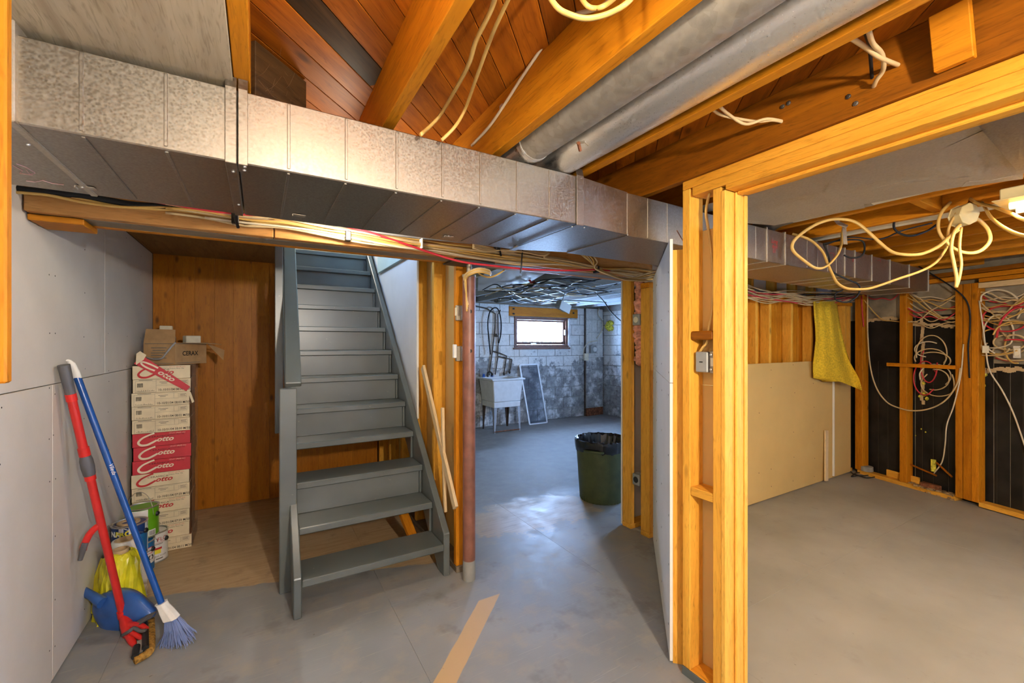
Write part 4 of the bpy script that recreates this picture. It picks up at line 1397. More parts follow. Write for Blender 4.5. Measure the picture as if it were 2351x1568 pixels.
for i in range(len(sp_) - 1):
    t = (sp_[i + 1] - sp_[i]).normalized(); s_ = Vector((-t.z, 0, t.x)) * .0055
    mb.face(*[p + Vector((0, -.003, 0)) for p in (sp_[i] + s_, sp_[i + 1] + s_, sp_[i + 1] - s_, sp_[i] - s_)])
mb.build('swoosh_letter', M['ink_cream'], tp, fix=False)
text('otto', 'lettering', sw(.38, -.35) + Vector((0, -.003, 0)), .050, M['ink_cream'], tp, xdir=dr_, ydir=nn, shear=.3, bold=.0012, sx=1.2)

# opened cardboard box on the stack
cb = empty('cardboard_box', (-.52, 4.0, STOP), 'opened brown cardboard box sitting on the carton stack', 'box')
c0 = Vector((-.512, 3.822, STOP + .001)); c1 = Vector((-.700, 3.905, STOP + .001)); c2 = Vector((-.352, 4.06, STOP + .001)); c3 = c1 + (c2 - c0)
hh = Vector((0, 0, .155))
for nm, p, q_ in (('box_side', c1, c0), ('box_side', c0, c2), ('box_side', c2, c3), ('box_side', c3, c1)):
    n_ = (q_ - p).normalized(); n_ = Vector((-n_.y, n_.x, 0)) * .004
    MB().prism([p, q_, q_ + hh, p + hh], n_).build(nm, M['cardboard'], cb)
MB().prism([c0, c2, c3, c1], (0, 0, .003)).build('box_bottom', M['cardboard'], cb)
MB().prism([c1 + hh, c0 + hh, c0 + hh + Vector((.0, .012, .095)), c1 + hh + Vector((.012, .012, .10))], (0, .004, 0)).build('flap', M['cardboard'], cb)
MB().prism([c0 + hh, c2 + hh, c2 + hh + Vector((.10, -.05, -.012)), (c0 + c2) / 2 + hh + Vector((.07, -.035, -.004))], (0, 0, .003)).build('flap', M['cardboard'], cb)
MB().prism([c2 + hh, c2 + Vector((.02, -.02, .12)) + Vector((.10, -.03, -.02)), c2 + Vector((.11, -.02, .02))], (.0, .004, 0)).build('flap', M['cardboard'], cb)
fx = (c0 - c1).normalized(); gx = (c2 - c0).normalized()
def fo(o_, d_, a, z): return o_ + d_ * a + Vector((0, 0, z)) + Vector((d_.y, -d_.x, 0)) * .0012
for z in (.012, .150):
    for o_, d_, ln_ in ((c1, fx, (c0 - c1).length), (c0, gx, (c2 - c0).length * .8)):
        lines = MB().face(fo(o_, d_, .01, z - .002), fo(o_, d_, ln_ - .01, z - .002), fo(o_, d_, ln_ - .01, z + .002), fo(o_, d_, .01, z + .002))
        lines.build('printed_line', M['ink_grey'], cb, fix=False)
text('CERAX', 'lettering', fo(c0, gx, .06, .065), .045, M['ink_black'], cb, xdir=gx, bold=.001)
for k_, (a, b2, z) in enumerate(((.05, .15, .118), (.06, .14, .100), (.05, .16, .082), (.05, .12, .064), (.06, .15, .046))):
    MB().face(fo(c1, fx, a, z), fo(c1, fx, b2, z), fo(c1, fx, b2, z + .006), fo(c1, fx, a, z + .006)).build('fine_print', M['ink_grey'], cb, fix=False)
cable('grey_strap', [at(403, 786, 2.98), at(392, 798, 2.97), at(381, 812, 2.97), at(371, 823, 2.97), at(355, 825, 2.98), at(336, 821, 2.98)], .006, 'cable_grey', 'grey strap draped over the cardboard box', flat=.4, cat='strap')
tag(box('pale_carton', -.68, -.60, 4.30, 4.42, 1.50, 1.585, M['carton_cream'], None, .004, (0, 0, .1)), 'small pale package behind the cardboard box in the corner', 'package')
s_ = box('foam_slab', -.50, -.40, 4.10, 4.16, STOP + .004, 1.505, M['ivory_plastic'], None, .004, (0, 0, .5))
tag(s_, 'pale slab sticking up inside the opened cardboard box', 'slab')
sup = box('carton_pillar', -.70, -.58, 4.30, 4.42, 0, 1.499, M['carton_brown'], None, .004, (0, 0, .1))
tag(sup, 'brown carton column hidden behind the tile carton stack', 'carton')

# ---- paint cans
def wraptext(s, c, r, z, size, m, par, da=0.0, bold=0.0, sx=1.0, name='lettering', shear=0.0):
    o_ = text(s, name, (0, 0, 0), size, m, par, bold=bold, sx=sx, align='CENTER', shear=shear)
    a0 = math.atan2(-c.y, -c.x) + da
    for v in o_.data.vertices:
        a = a0 + v.co.x / r
        v.co = Vector((math.cos(a) * r, math.sin(a) * r, v.co.z))
    o_.location = Vector((c.x, c.y, c.z + z)) - base(par)
    return o_


def band(c, r, z0, z1, a0, a1, m, par, name, n=20):
    """patch of a label on the side of a can, angles from the direction to the camera"""
    f = math.atan2(-c.y, -c.x)
    q = MB()
    for k in range(n):
        a, b_ = f + a0 + (a1 - a0) * k / n, f + a0 + (a1 - a0) * (k + 1) / n
        P_ = lambda t, z: Vector((c.x + math.cos(t) * r, c.y + math.sin(t) * r, c.z + z))
        q.face(P_(a, z0), P_(b_, z0), P_(b_, z1), P_(a, z1))
    return q.build(name, m, par, fix=False)


def can(c, r, h, m, label, lid, open_top=False):
    c = Vector(c)
    t = empty('paint_can', c, label, 'paint can', 'paint cans in the nook')
    body = MB().lathe([(r - .003, .004), (r - .003, h - .006)], c, 36).build('can_body', m, t, smooth=True)
    MB().lathe([(r - .004, 0), (r, .001), (r, .006), (r - .003, .008)], c, 36).build('bottom_rim', M['steel'], t, smooth=True)
    MB().lathe([(r - .003, h - .008), (r, h - .006), (r + .001, h), (r - .006, h + .001), (r - .010, h - .003), (r - .012, h - .012)], c, 36, cap=False).build('top_rim', M['steel'], t, smooth=True)
    MB().lathe([(r - .011, h - (.05 if open_top else .012)), (r - .012, h - (.045 if open_top else .008))], c, 36).build('lid', lid, t, smooth=True)
    f = math.atan2(-c.y, -c.x)
    for s in (1.0, -2.1):
        p = c + Vector((math.cos(f + s) * r, math.sin(f + s) * r, h - .055)); q_ = c + Vector((math.cos(f + s) * (r + .008), math.sin(f + s) * (r + .008), h - .055))
        MB().tube([p, q_], [.016, .012], 16).build('bail_ear', M['black_plastic'], t, smooth=True)
    return body


def bail(c, r, h, par, pts):
    MB().tube(spline(pts, 8), .0017, 6).build('wire_bail', M['steel'], par, smooth='all')


cE = Vector((-.614, 3.692, 0)); E_ = can(cE, .083, .195, M['can_label_white'], 'white paint can with red lettering standing beside the tile cartons', M['paint_lid_dark'])
wraptext('EASY', cE, .0812, .138, .036, M['ink_grey'], E_, da=-.05, sx=.95)
wraptext('FLO', cE, .0812, .138, .036, M['ink_red'], E_, da=.66, sx=.95)
band(cE, .0811, .128, .130, -.6, 1.1, M['ink_red'], E_, 'printed_line')
band(cE, .0811, .085, .098, .05, .62, M['ink_red'], E_, 'printed_panel'); band(cE, .0811, .058, .085, .05, .55, M['ink_yellow'], E_, 'printed_panel')
band(cE, .0811, .118, .122, -.1, .7, M['ink_grey'], E_, 'fine_print')
wraptext('LIVING ROOM', cE, .0812, .036, .014, M['ink_grey'], E_, da=.45); band(cE, .0811, .020, .027, .2, .7, M['ink_grey'], E_, 'fine_print')
cG = Vector((-.660, 3.540, 0)); G_ = can(cG, .083, .195, M['can_label_light_blue'], 'light blue paint can with an oval badge and black lettering', M['paint_lid_dark'])
band(cG, .0811, .055, .140, -.2, 1.3, M['can_label_white'], G_, 'label_panel')
band(cG, .0814, .118, .158, .22, .98, M['ink_red'], G_, 'badge_border'); band(cG, .0816, .122, .154, .28, .92, M['ink_white'], G_, 'badge')
wraptext('Glidden', cG, .0819, .131, .022, M['ink_black'], G_, da=.60, bold=.0004)
wraptext('PRO', cG, .0816, .074, .050, M['ink_black'], G_, da=.52, bold=.002)
cN0 = Vector((-.668, 3.372, 0)); N0 = can(cN0, .080, .180, M['can_label_white'], 'lower white paint can hidden under the dark blue one', M['paint_lid_dark'])
cN = Vector((-.668, 3.372, .182)); N_ = can(cN, .086, .195, M['can_label_blue'], 'dark blue paint can with yellow lettering and a tape roll on top', M['paint_skin'], True)
band(cN, .0842, .02, .13, .55, 1.25, M['can_label_light_blue'], N_, 'label_panel'); band(cN, .0845, .0, .16, 1.25, 1.40, M['ink_white'], N_, 'label_edge')
wraptext('NA', cN, .0845, .142, .040, M['ink_white'], N_, da=-.86, bold=.002); wraptext('PRO', cN, .0845, .142, .040, M['ink_yellow'], N_, da=-.34, bold=.002)
for a0, z in ((.12, .11), (-.05, .15), (.95, .14), (-.6, .165)): band(cN, .0846, z, .190, a0, a0 + .28, M['paint_drip'], N_, 'paint_drip', 6)
bail(cN, .086, .195, N_, [cN + Vector((-.086, .01, .14)), cN + Vector((-.085, -.05, .21)), cN + Vector((-.03, -.095, .205)), cN + Vector((.03, -.10, .17)), cN + Vector((.072, -.055, .14))])
cV = Vector((-.650, 3.618, .197)); V_ = can(cV, .083, .195, M['can_label_green'], 'green and white paint can standing on two others, wire handle up', M['paint_skin'], True)
band(cV, .0812, .01, .185, -1.6, .30, M['can_label_white'], V_, 'label_panel'); band(cV, .0815, .010, .050, .32, .85, M['ink_white'], V_, 'barcode_patch')
f = MB()
for k in range(11):
    aa = math.atan2(-cV.y, -cV.x) + .38 + .04 * k
    f.face(*[cV + Vector((math.cos(t) * .0818, math.sin(t) * .0818, z)) for t, z in ((aa, .014), (aa + .02, .014), (aa + .02, .044), (aa, .044))])
f.build('barcode', M['ink_black'], V_, fix=False)
bail(cV, .083, .195, V_, [cV + Vector((.062, -.055, .14)), cV + Vector((.052, -.05, .21)), cV + Vector((.02, -.02, .268)), cV + Vector((-.03, .005, .285)), cV + Vector((-.07, .03, .24)), cV + Vector((-.078, .04, .19))])
tr2 = MB().lathe([(.034, 0), (.054, 0), (.054, .048), (.034, .048), (.034, 0)], cN + Vector((-.005, .004, .150)), 32, cap=False)
tag(tr2.build('tape_roll', M['cardboard_core'], None, smooth=True), 'brown masking tape roll resting in the dark blue can', 'tape roll')

# ---- film rolls
wr_ = empty('film_roll', (-.655, 3.20, 0), 'white plastic film roll standing upright behind the yellow one', 'film roll')
cW = Vector((-.655, 3.205, 0))
MB().lathe([(.058, .003), (.060, .02), (.060, .325), (.056, .335), (.046, .336)], cW, 30, cap=False).build('film', M['can_label_white'], wr_, smooth=True)
MB().lathe([(.046, .0), (.046, .338), (.040, .338), (.040, .0)], cW, 30, cap=False).build('core', M['cardboard_core'], wr_, smooth=True)
q = MB()
random.seed(4)
cols = 9
top_ = [at(300 + 5.5 * k, 1256 + 4.5 * k, 2.36 + .004 * k) for k in range(cols)]
bot_ = [at(285 + 7.0 * k, 1385 - 2.0 * k, 2.30 + .010 * k) for k in range(cols)]
rows = 7
grid = [[top_[i].lerp(bot_[i], j / (rows - 1)) + Vector((random.uniform(-.008, .008), random.uniform(-.012, .012), 0)) for i in range(cols)] for j in range(rows)]
for j in range(rows - 1):
    for i in range(cols - 1): q.face(grid[j][i], grid[j][i + 1], grid[j + 1][i + 1], grid[j + 1][i])
q.build('loose_film', M['clear_film'], wr_)
yr_ = empty('film_roll', (-.650, 3.04, 0), 'yellow plastic bag roll standing by the left wall', 'film roll')
cY = Vector((-.640, 3.045, 0))
MB().lathe([(.036, .0), (.036, .345), (.028, .345), (.028, .0)], cY, 26, cap=False).build('core', M['cardboard_core'], yr_, smooth=True)
q = MB(); random.seed(8); prof = []
n_ = 36; rws = [(.0, .105), (.05, .10), (.12, .088), (.20, .080), (.27, .075), (.305, .070), (.325, .055), (.330, .039)]
ring = []
for z, r in rws:
    ring.append([cY + Vector((math.cos(2 * math.pi * k / n_) * r * (1 + .10 * math.sin(5 * k + z * 30) * (1 if z < .3 else .2)), math.sin(2 * math.pi * k / n_) * r * (1 + .08 * math.cos(3 * k + z * 20)), z + (random.uniform(-.008, .008) if z > 0 else 0))) for k in range(n_)])
for j in range(len(rws) - 1):
    for k in range(n_): q.face(ring[j][k], ring[j][(k + 1) % n_], ring[j + 1][(k + 1) % n_], ring[j + 1][k])
q.build('bag_film', M['yellow_film'], yr_)
q = MB(); random.seed(12)
fl = [[at(*p) for p in row] for row in (((232, 1280, 2.33), (250, 1290, 2.26)), ((216, 1325, 2.30), (246, 1335, 2.24)), ((213, 1365, 2.26), (240, 1372, 2.22)), ((208, 1408, 2.24), (236, 1420, 2.18)))]
for a, b_ in zip(fl, fl[1:]):
    q.face(a[0], a[1], b_[1], b_[0])
q.build('loose_flap', M['yellow_film'], yr_)

# ---- dustpan
dp = empty('dustpan', (-.60, 2.90, 0), 'blue plastic dustpan leaning behind the red mop', 'dustpan')
outl = [(214, 1384), (224, 1372), (248, 1361), (275, 1356), (300, 1357), (322, 1366), (342, 1383), (361, 1404), (340, 1420), (318, 1433), (300, 1444), (276, 1453), (250, 1451), (230, 1440), (217, 1420), (211, 1400)]
DD = 2.20
ctr = at(283, 1404, DD)
sp_ = spline([at(px, py, DD) for px, py in outl] + [at(*outl[0], DD)], 3)[:-1]
fwd = -(ray(283, 1404)).normalized(); fwd.z = 0; fwd.normalize()
q = MB()
rings = []
for s_, hgt in ((1.0, -.035), (1.0, .0), (.94, .030), (.78, .052), (.52, .066), (.25, .072)):
    rings.append([ctr + (p - ctr) * s_ + fwd * hgt for p in sp_])
n_ = len(sp_)
for j in range(len(rings) - 1):
    for k in range(n_): q.face(rings[j][k], rings[j][(k + 1) % n_], rings[j + 1][(k + 1) % n_], rings[j + 1][k])
q.face(*rings[-1]); q.face(*rings[0][::-1])
bmw = q.build('pan', M['blue_plastic'], dp, smooth='all')
bm = bmesh.new(); bm.from_mesh(bmw.data); bmesh.ops.remove_doubles(bm, verts=bm.verts[:], dist=1e-5); bmesh.ops.recalc_face_normals(bm, faces=bm.faces[:]); bm.to_mesh(bmw.data); bm.free()
for p in bmw.data.polygons: p.use_smooth = True
lip = [at(361, 1404, 2.165), at(338, 1414, 2.14), at(312, 1430, 2.12), at(303, 1438, 2.115), at(318, 1436, 2.10), at(345, 1420, 2.12)]
MB().prism(lip, fwd * -.012).build('lip', M['grey_rubber'], dp)
MB().tube([at(163, 1350, 2.20), at(172, 1347, 2.195), at(190, 1356, 2.185), at(215, 1370, 2.175), at(236, 1384, 2.16)], [.004, .015, .019, .020, .026], 14).build('handle', M['blue_plastic'], dp, smooth=True)

# ---- red mop
mp_ = empty('sponge_mop', (-.59, 2.86, 0), 'red and grey telescopic sponge mop leaning on the left wall', 'mop')
TP = onx(146, 838, -.732); BT = at(283, 1416, 2.165)


def along(py):
    """point of the handle at picture row py"""
    lo, hi = 0.0, 1.0
    for _ in range(40):
        m_ = (lo + hi) / 2; p = TP.lerp(BT, m_); d_ = (p - EYE).dot(YR); yy = 787 - 983 * (p.z - EYE.z) / d_
        if yy < py: lo = m_
        else: hi = m_
    return TP.lerp(BT, lo)


def seg(name, y0, y1, r0, r1, m, par=mp_, n=16):
    return MB().tube([along(y0), along((y0 + y1) / 2), along(y1)], [r0, (r0 + r1) / 2, r1], n).build(name, M[m], par, smooth=True)


seg('grip', 838, 908, .021, .018, 'grey_rubber'); seg('collar', 904, 920, .0195, .0195, 'red_plastic'); seg('tube', 918, 1032, .0165, .0165, 'red_handle')
seg('collar', 1028, 1046, .0205, .0205, 'red_plastic')
MB().tube([along(1044), along(1056), along(1072), along(1088), along(1094)], [.018, .0235, .0245, .022, .0185], 16).build('grip', M['grey_rubber'], mp_, smooth=True)
seg('collar', 1090, 1101, .0205, .0205, 'red_plastic'); seg('tube', 1098, 1416, .0160, .0160, 'red_handle')
seg('socket', 1402, 1432, .0205, .024, 'red_plastic')
lv = [at(236, 1204, 2.045), at(222, 1210, 2.03), at(206, 1226, 2.02), at(194, 1250, 2.015), at(190, 1264, 2.015)]
MB().tube(spline(lv, 5), [.006] * 3 + [.014] * 18, 10, flat=.7).build('lever', M['red_plastic'], mp_, smooth=True)
MB().tube([at(196, 1246, 2.010), at(190, 1262, 2.008), at(184, 1286, 2.015)], [.012, .013, .009], 10, flat=.7).build('lever_pad', M['grey_rubber'], mp_, smooth=True)
MB().tube([at(213, 1226, 2.03), at(230, 1240, 2.06)], .0025, 6).build('link_rod', M['steel'], mp_)
hub = at(291, 1436, 2.13)
MB().tube([at(284, 1414, 2.162), hub, at(296, 1456, 2.10)], [.020, .026, .024], 14).build('neck', M['red_plastic'], mp_, smooth=True)
MB().tube(spline([at(292, 1436, 2.125), at(312, 1436, 2.12), at(326, 1438, 2.11), at(336, 1444, 2.10)], 4), [.018, .018, .017, .017, .016, .016, .016, .015, .014, .013, .012, .012, .012], 10).build('arm', M['red_plastic'], mp_, smooth=True)
MB().tube(spline([at(294, 1452, 2.10), at(302, 1470, 2.07), at(310, 1483, 2.05), at(314, 1490, 2.04)], 4), [.020, .019, .018, .017, .016, .015, .014, .013, .012, .012, .011, .011, .010], 10).build('arm', M['red_plastic'], mp_, smooth=True)
MB().tube(spline([at(300, 1450, 2.085), at(316, 1460, 2.075), at(334, 1470, 2.06)], 4), [.011] * 9, 10).build('arm', M['red_plastic'], mp_, smooth=True)
MB().tube(spline([at(283, 1458, 2.085), at(296, 1450, 2.075), at(308, 1442, 2.085), at(320, 1448, 2.08), at(336, 1448, 2.085)], 4), .0085, 8).build('grey_band', M['grey_rubber'], mp_, smooth=True)
for a, b_, r_ in ((onz(333, 1432, .035), onz(334, 1490, .032), .014), (onz(314, 1484, .04), onz(310, 1508, .03), .014)):
    MB().tube([a, b_], r_, 10).build('clamp', M['black_plastic'], mp_, smooth=True)
MB().beam(onz(321, 1472, .03), onz(321, 1500, .025), .02, .012).build('clamp_plate', M['steel'], mp_)
fo_ = MB()
path = [onz(344, 1424, .016), onz(345, 1450, .016), onz(345, 1478, .016), onz(342, 1496, .016), onz(330, 1506, .016), onz(309, 1517, .016)]
fo_.tube(spline(path, 4), .0155, 10, flat=1.3); fo_.build('sponge', M['foam_brown'], mp_, smooth='all')

# ---- blue broom
br = empty('broom', (-.36, 2.6, 0), 'blue handled broom with pale blue bristles leaning on the wall', 'broom')
t0 = onx(176, 862, -.715); t1 = at(371, 1386, 2.085)
MB().tube([t0, t1], .0138, 16).build('handle', M['blue_handle'], br, smooth=True)
hk = [t0 + (t1 - t0).normalized() * .012, onx(174, 856, -.715), onx(168, 842, -.72), onx(160, 830, -.728), onx(154, 827, -.733)]
MB().tube(spline(hk, 4), [.0150] * 6 + [.0135] * 5 + [.010, .009, .008, .007, .006, .005], 12, flat=.8).build('hanging_cap', M['white_plastic'], br, smooth=True)
dirb = (t1 - t0).normalized()
mid = t0.lerp(t1, .37)
text('Vileda', 'lettering', mid - Vector((.0, .0145, .0)), .022, M['ink_white'], br, xdir=dirb, ydir=(dirb.cross(Vector((0, -1, 0)))) * -1, shear=.2)
sidev = XR.copy()
k0 = t1 - dirb * .006; k1 = at(388, 1400, 2.075); k2 = at(394, 1420, 2.06)
q = MB()
def oct_(c, w_, t_, up_):
    f_ = up_.cross(sidev).normalized(); s2 = f_.cross(up_).normalized()
    return [c + s2 * (w_ * a) + f_ * (t_ * b_) for a, b_ in ((-1, -.5), (-.6, -1), (.6, -1), (1, -.5), (1, .5), (.6, 1), (-.6, 1), (-1, .5))]
rg = [oct_(k0, .022, .020, dirb), oct_(k0.lerp(k2, .25), .022, .02, dirb), oct_(k0.lerp(k2, .5), .029, .022, dirb), oct_(k2, .036, .024, dirb)]
for a, b_ in zip(rg, rg[1:]):
    for k in range(8): q.face(a[k], a[(k + 1) % 8], b_[(k + 1) % 8], b_[k])
q.face(*rg[0]); q.face(*rg[-1])
q.build('collar', M['white_plastic'], br, bev=.002)
q = MB(); random.seed(6)
axis = dirb.copy()
f_ = axis.cross(sidev).normalized(); s2 = f_.cross(axis).normalized()
for k in range(420):
    a = random.uniform(-1, 1); b_ = random.uniform(-1, 1)
    p0 = k2 + s2 * (.026 * a) + f_ * (.013 * b_) - axis * .002
    p1 = p0 + axis * .05 + s2 * (.012 * a) + f_ * (.012 * b_)
    d_ = axis * 1.0 + s2 * (.42 * a + random.gauss(0, .06)) + f_ * (.35 * b_ + random.gauss(0, .06)) + Vector((0, 0, -.25))
    if random.random() < .12: d_ += sidev * -.35 + Vector((0, 0, -.1))
    p2 = p0 + d_.normalized() * random.uniform(.10, .155)
    p2.z = max(p2.z, .001)
    q.tube([p0, p1, p2], .0009, 3, cap=False)
bo = q.build('bristles', M['bristle_blue'], br, fix=False); bo['kind'] = 'stuff'

# ================================================================== TRASH BIN BEYOND THE DOORWAY
tb = empty('trash_bin', (2.76, 3.03, 0), 'dark green plastic trash bin lined with a black bag in the doorway', 'bin')
cT = Vector((2.765, 3.03, 0))
q = MB(); n_ = 72
prof = [(.196, .0), (.200, .012), (.206, .05), (.222, .30), (.236, .50), (.238, .54)]
rg = []
for i, (r, z) in enumerate(prof):
    rg.append([cT + Vector((math.cos(2 * math.pi * k / n_) * (r + (.004 if (k % 2 and i < 2) else 0)), math.sin(2 * math.pi * k / n_) * (r + (.004 if (k % 2 and i < 2) else 0)), z)) for k in range(n_)])
for a, b_ in zip(rg, rg[1:]):
    for k in range(n_): q.face(a[k], a[(k + 1) % n_], b_[(k + 1) % n_], b_[k])
q.face(*rg[0][::-1])
q.build('bin_body', M['bin_green'], tb, smooth=True)
fa = math.atan2(-cT.y, -cT.x) - .30
hp = lambda a, r, z: cT + Vector((math.cos(fa + a) * r, math.sin(fa + a) * r, z))
MB().tube(spline([hp(-.34, .232, .475), hp(-.30, .252, .478), hp(0, .258, .482), hp(.30, .252, .478), hp(.34, .232, .475)], 5), .011, 8, flat=1.4).build('handle', M['bin_green'], tb, smooth='all')
q = MB(); random.seed(5)
rg = []
for i, (r, z, jz) in enumerate(((.241, .465, .012), (.246, .50, .006), (.250, .535, .004), (.249, .556, .004), (.238, .562, .004), (.222, .545, .012), (.205, .47, .02), (.18, .42, .02), (.06, .40, .02))):
    rg.append([cT + Vector((math.cos(2 * math.pi * k / n_) * (r + random.uniform(-.003, .003)), math.sin(2 * math.pi * k / n_) * (r + random.uniform(-.003, .003)), z + random.uniform(-jz, jz) + .010 * math.sin(k * .35) * (1 if i < 2 else 0))) for k in range(n_)])
for a, b_ in zip(rg, rg[1:]):
    for k in range(n_): q.face(a[k], a[(k + 1) % n_], b_[(k + 1) % n_], b_[k])
q.face(*rg[-1])
q.build('bag', M['bag_black'], tb, smooth='all')
q = MB(); random.seed(1)
for k in range(26):
    a = random.uniform(0, 6.28); r = random.uniform(0, .15)
    p = cT + Vector((math.cos(a) * r, math.sin(a) * r, .425 + random.random() * .02))
    q.tube([p, p + Vector((random.uniform(-.05, .05), random.uniform(-.05, .05), random.uniform(.0, .03)))], .002, 4)
so = q.build('scraps', M['debris'], tb); so['kind'] = 'stuff'

# ================================================================== BACK ROOM
lt = empty('laundry_tub', (3.49, 6.27, 0), 'white plastic laundry tub on steel legs by the block wall', 'laundry tub')
x0, x1, y0, y1 = 3.19, 3.78, 6.0, 6.53
q = MB()
def rect(s_, z): return [Vector((x0 + s_, y0 + s_, z)), Vector((x1 - s_, y0 + s_, z)), Vector((x1 - s_, y1 - s_, z)), Vector((x0 + s_, y1 - s_, z))]
L_ = [rect(.045, .49), rect(.012, .845), rect(.03, .846), rect(.07, .55)]
for a, b_ in zip(L_, L_[1:]):
    for k in range(4): q.face(a[k], a[(k + 1) % 4], b_[(k + 1) % 4], b_[k])
q.face(*L_[0][::-1]); q.face(*L_[-1])
q.build('basin', M['tub_plastic'], lt, bev=.012, smooth=True)
q = MB(); a, b_ = rect(-.012, .845), rect(.030, .845); c, d = rect(-.012, .868), rect(.030, .868)
for k in range(4):
    j = (k + 1) % 4
    q.face(a[k], a[j], c[j], c[k]); q.face(c[k], c[j], d[j], d[k]); q.face(d[k], d[j], b_[j], b_[k]); q.face(b_[k], b_[j], a[j], a[k])
q.build('rim', M['tub_plastic'], lt)
q = MB(); a, b_ = rect(.050, .40), rect(.046, .489)
for k in range(4): q.face(a[k], a[(k + 1) % 4], b_[(k + 1) % 4], b_[k])
q.face(*b_); q.face(*a[::-1]); q.build('skirt', M['tub_plastic'], lt, bev=.006)
for xx, yy, m_ in ((3.235, 6.045, 'leg_steel'), (3.735, 6.045, 'leg_steel'), (3.245, 6.47, 'leg_rust'), (3.73, 6.47, 'leg_rust')):
    sx_ = -1 if xx > 3.5 else 1; sy_ = -1 if yy > 6.2 else 1
    q = MB()
    q.prism([(xx, yy, 0), (xx + sx_ * .025, yy, 0), (xx + sx_ * .060, yy, .40), (xx, yy, .40)], (0, sy_ * .003, 0))
    q.prism([(xx, yy, 0), (xx, yy + sy_ * .025, 0), (xx, yy + sy_ * .060, .40), (xx, yy, .40)], (sx_ * .003, 0, 0))
    q.build('leg', M[m_], lt)
MB().tube([(3.24, 6.05, .02), (3.73, 6.05, .02)], .008, 8).build('rust_bar', M['rust'], lt)
MB().tube(spline([(3.36, 6.50, .868), (3.36, 6.49, .93), (3.36, 6.42, .96), (3.36, 6.34, .93), (3.36, 6.33, .90)], 5), .013, 10).build('faucet', M['pipe_dark'], lt, smooth='all')
for xx in (3.28, 3.44):
    MB().lathe([(.022, .868), (.026, .89), (.012, .91), (.022, .915), (.022, .925)], (xx, 6.50, 0), 12).build('tap', M['blue_plastic'], lt, smooth=True)
YP = 6.57
wpi = empty('water_pipes', (3.4, YP, .9), 'dark thin water pipes climbing the block wall above the tub', 'pipes')
for pts in (((1090, 702), (1117, 708), (1137, 720), (1136, 755), (1130, 810), (1123, 862)), ((1149, 712), (1143, 722), (1144, 780), (1143, 820), (1137, 860)), ((1131, 806), (1150, 812), (1163, 817), (1160, 840), (1157, 856)), ((1143, 818), (1160, 822), (1175, 825), (1173, 840), (1170, 852)), ((1134, 772), (1144, 772))):
    MB().tube([ony(a, b_, YP) for a, b_ in pts], .011, 8).build('pipe', M['pipe_dark'], wpi, smooth=True)
for a, b_ in ((1157, 858), (1170, 854), (1139, 770)):
    p = ony(a, b_, YP - .02); MB().lathe([(.012, -.03), (.024, 0), (.012, .03)], p, 8).build('valve', M['pipe_dark'], wpi, smooth=True)
cable('hose', [ony(a, b_, YP - .05) for a, b_ in ((1126, 814), (1122, 775), (1120, 742), (1124, 718), (1134, 707), (1144, 711), (1150, 735), (1150, 765), (1145, 788))], .011, 'cable_black', 'black hose looped over the water pipes on the block wall', cat='hose')

ws_ = empty('window_screen', (4.3, 6.4, 0), 'narrow white framed insect screen leaning on the block wall', 'screen')
b0 = onz(1215, 975); b1 = onz(1257, 971)
b1.y = b0.y = (b0.y + b1.y) / 2
ta = ony(1193, 838, 6.575); tb_ = ony(1234, 836, 6.575)
cs = [b0 + Vector((0, 0, .006)), b1 + Vector((0, 0, .006)), tb_, ta]
for k in range(4):
    MB().beam(cs[k], cs[(k + 1) % 4], .026, .012, up=(0, -1, .1)).build('frame_bar', M['aluminium_white'], ws_)
MB().face(*cs).build('gauze', M['screen_gauze'], ws_)

q = MB(); random.seed(3)
p = onx(1400, 748, 6.03)
for k in range(14):
    q.lathe([(.01, -.05), (.05, -.015), (.045, .02), (.008, .05)], p + Vector((random.uniform(-.02, .01), random.uniform(-.06, .06), random.uniform(-.07, .07))), 8)
tag(q.build('foam_blob', M['foam_yellow'], None, smooth='all'), 'yellow green foam blob stuck in the side block wall', 'foam')
mt = empty('meter_box', ony(1362, 803, 6.5), 'small grey meter box on the tile pilaster', 'meter')
p = ony(1362, 802, 6.50)
MB().box(p.x - .075, p.x + .075, 6.48, 6.54, p.z - .075, p.z + .075).build('housing', M['box_grey'], mt, bev=.006)
MB().lathe([(.045, 6.468), (.045, 6.48)], (p.x + .02, 0, p.z), 20, 'y').build('dial', M['ink_white'], mt)
tag(box('wall_outlet', ony(1345, 820, 6.53).x - .045, ony(1345, 820, 6.53).x + .06, 6.51, 6.548, 1.10, 1.24, M['ivory_plastic'], None, .005), 'pale outlet box at the left edge of the pilaster', 'outlet')
cable('electrical_cable', [ony(a, b_, 6.50) for a, b_ in ((1375, 706), (1373, 722), (1382, 735), (1384, 752), (1376, 768), (1370, 777))], .009, 'cable_white', 'white cable looped down the tile pilaster')
cable('electrical_cable', [ony(a, b_, 6.50) for a, b_ in ((1372, 782), (1352, 786), (1342, 798), (1340, 812))], .008, 'cable_white', 'white cable arching from the meter box to the outlet')

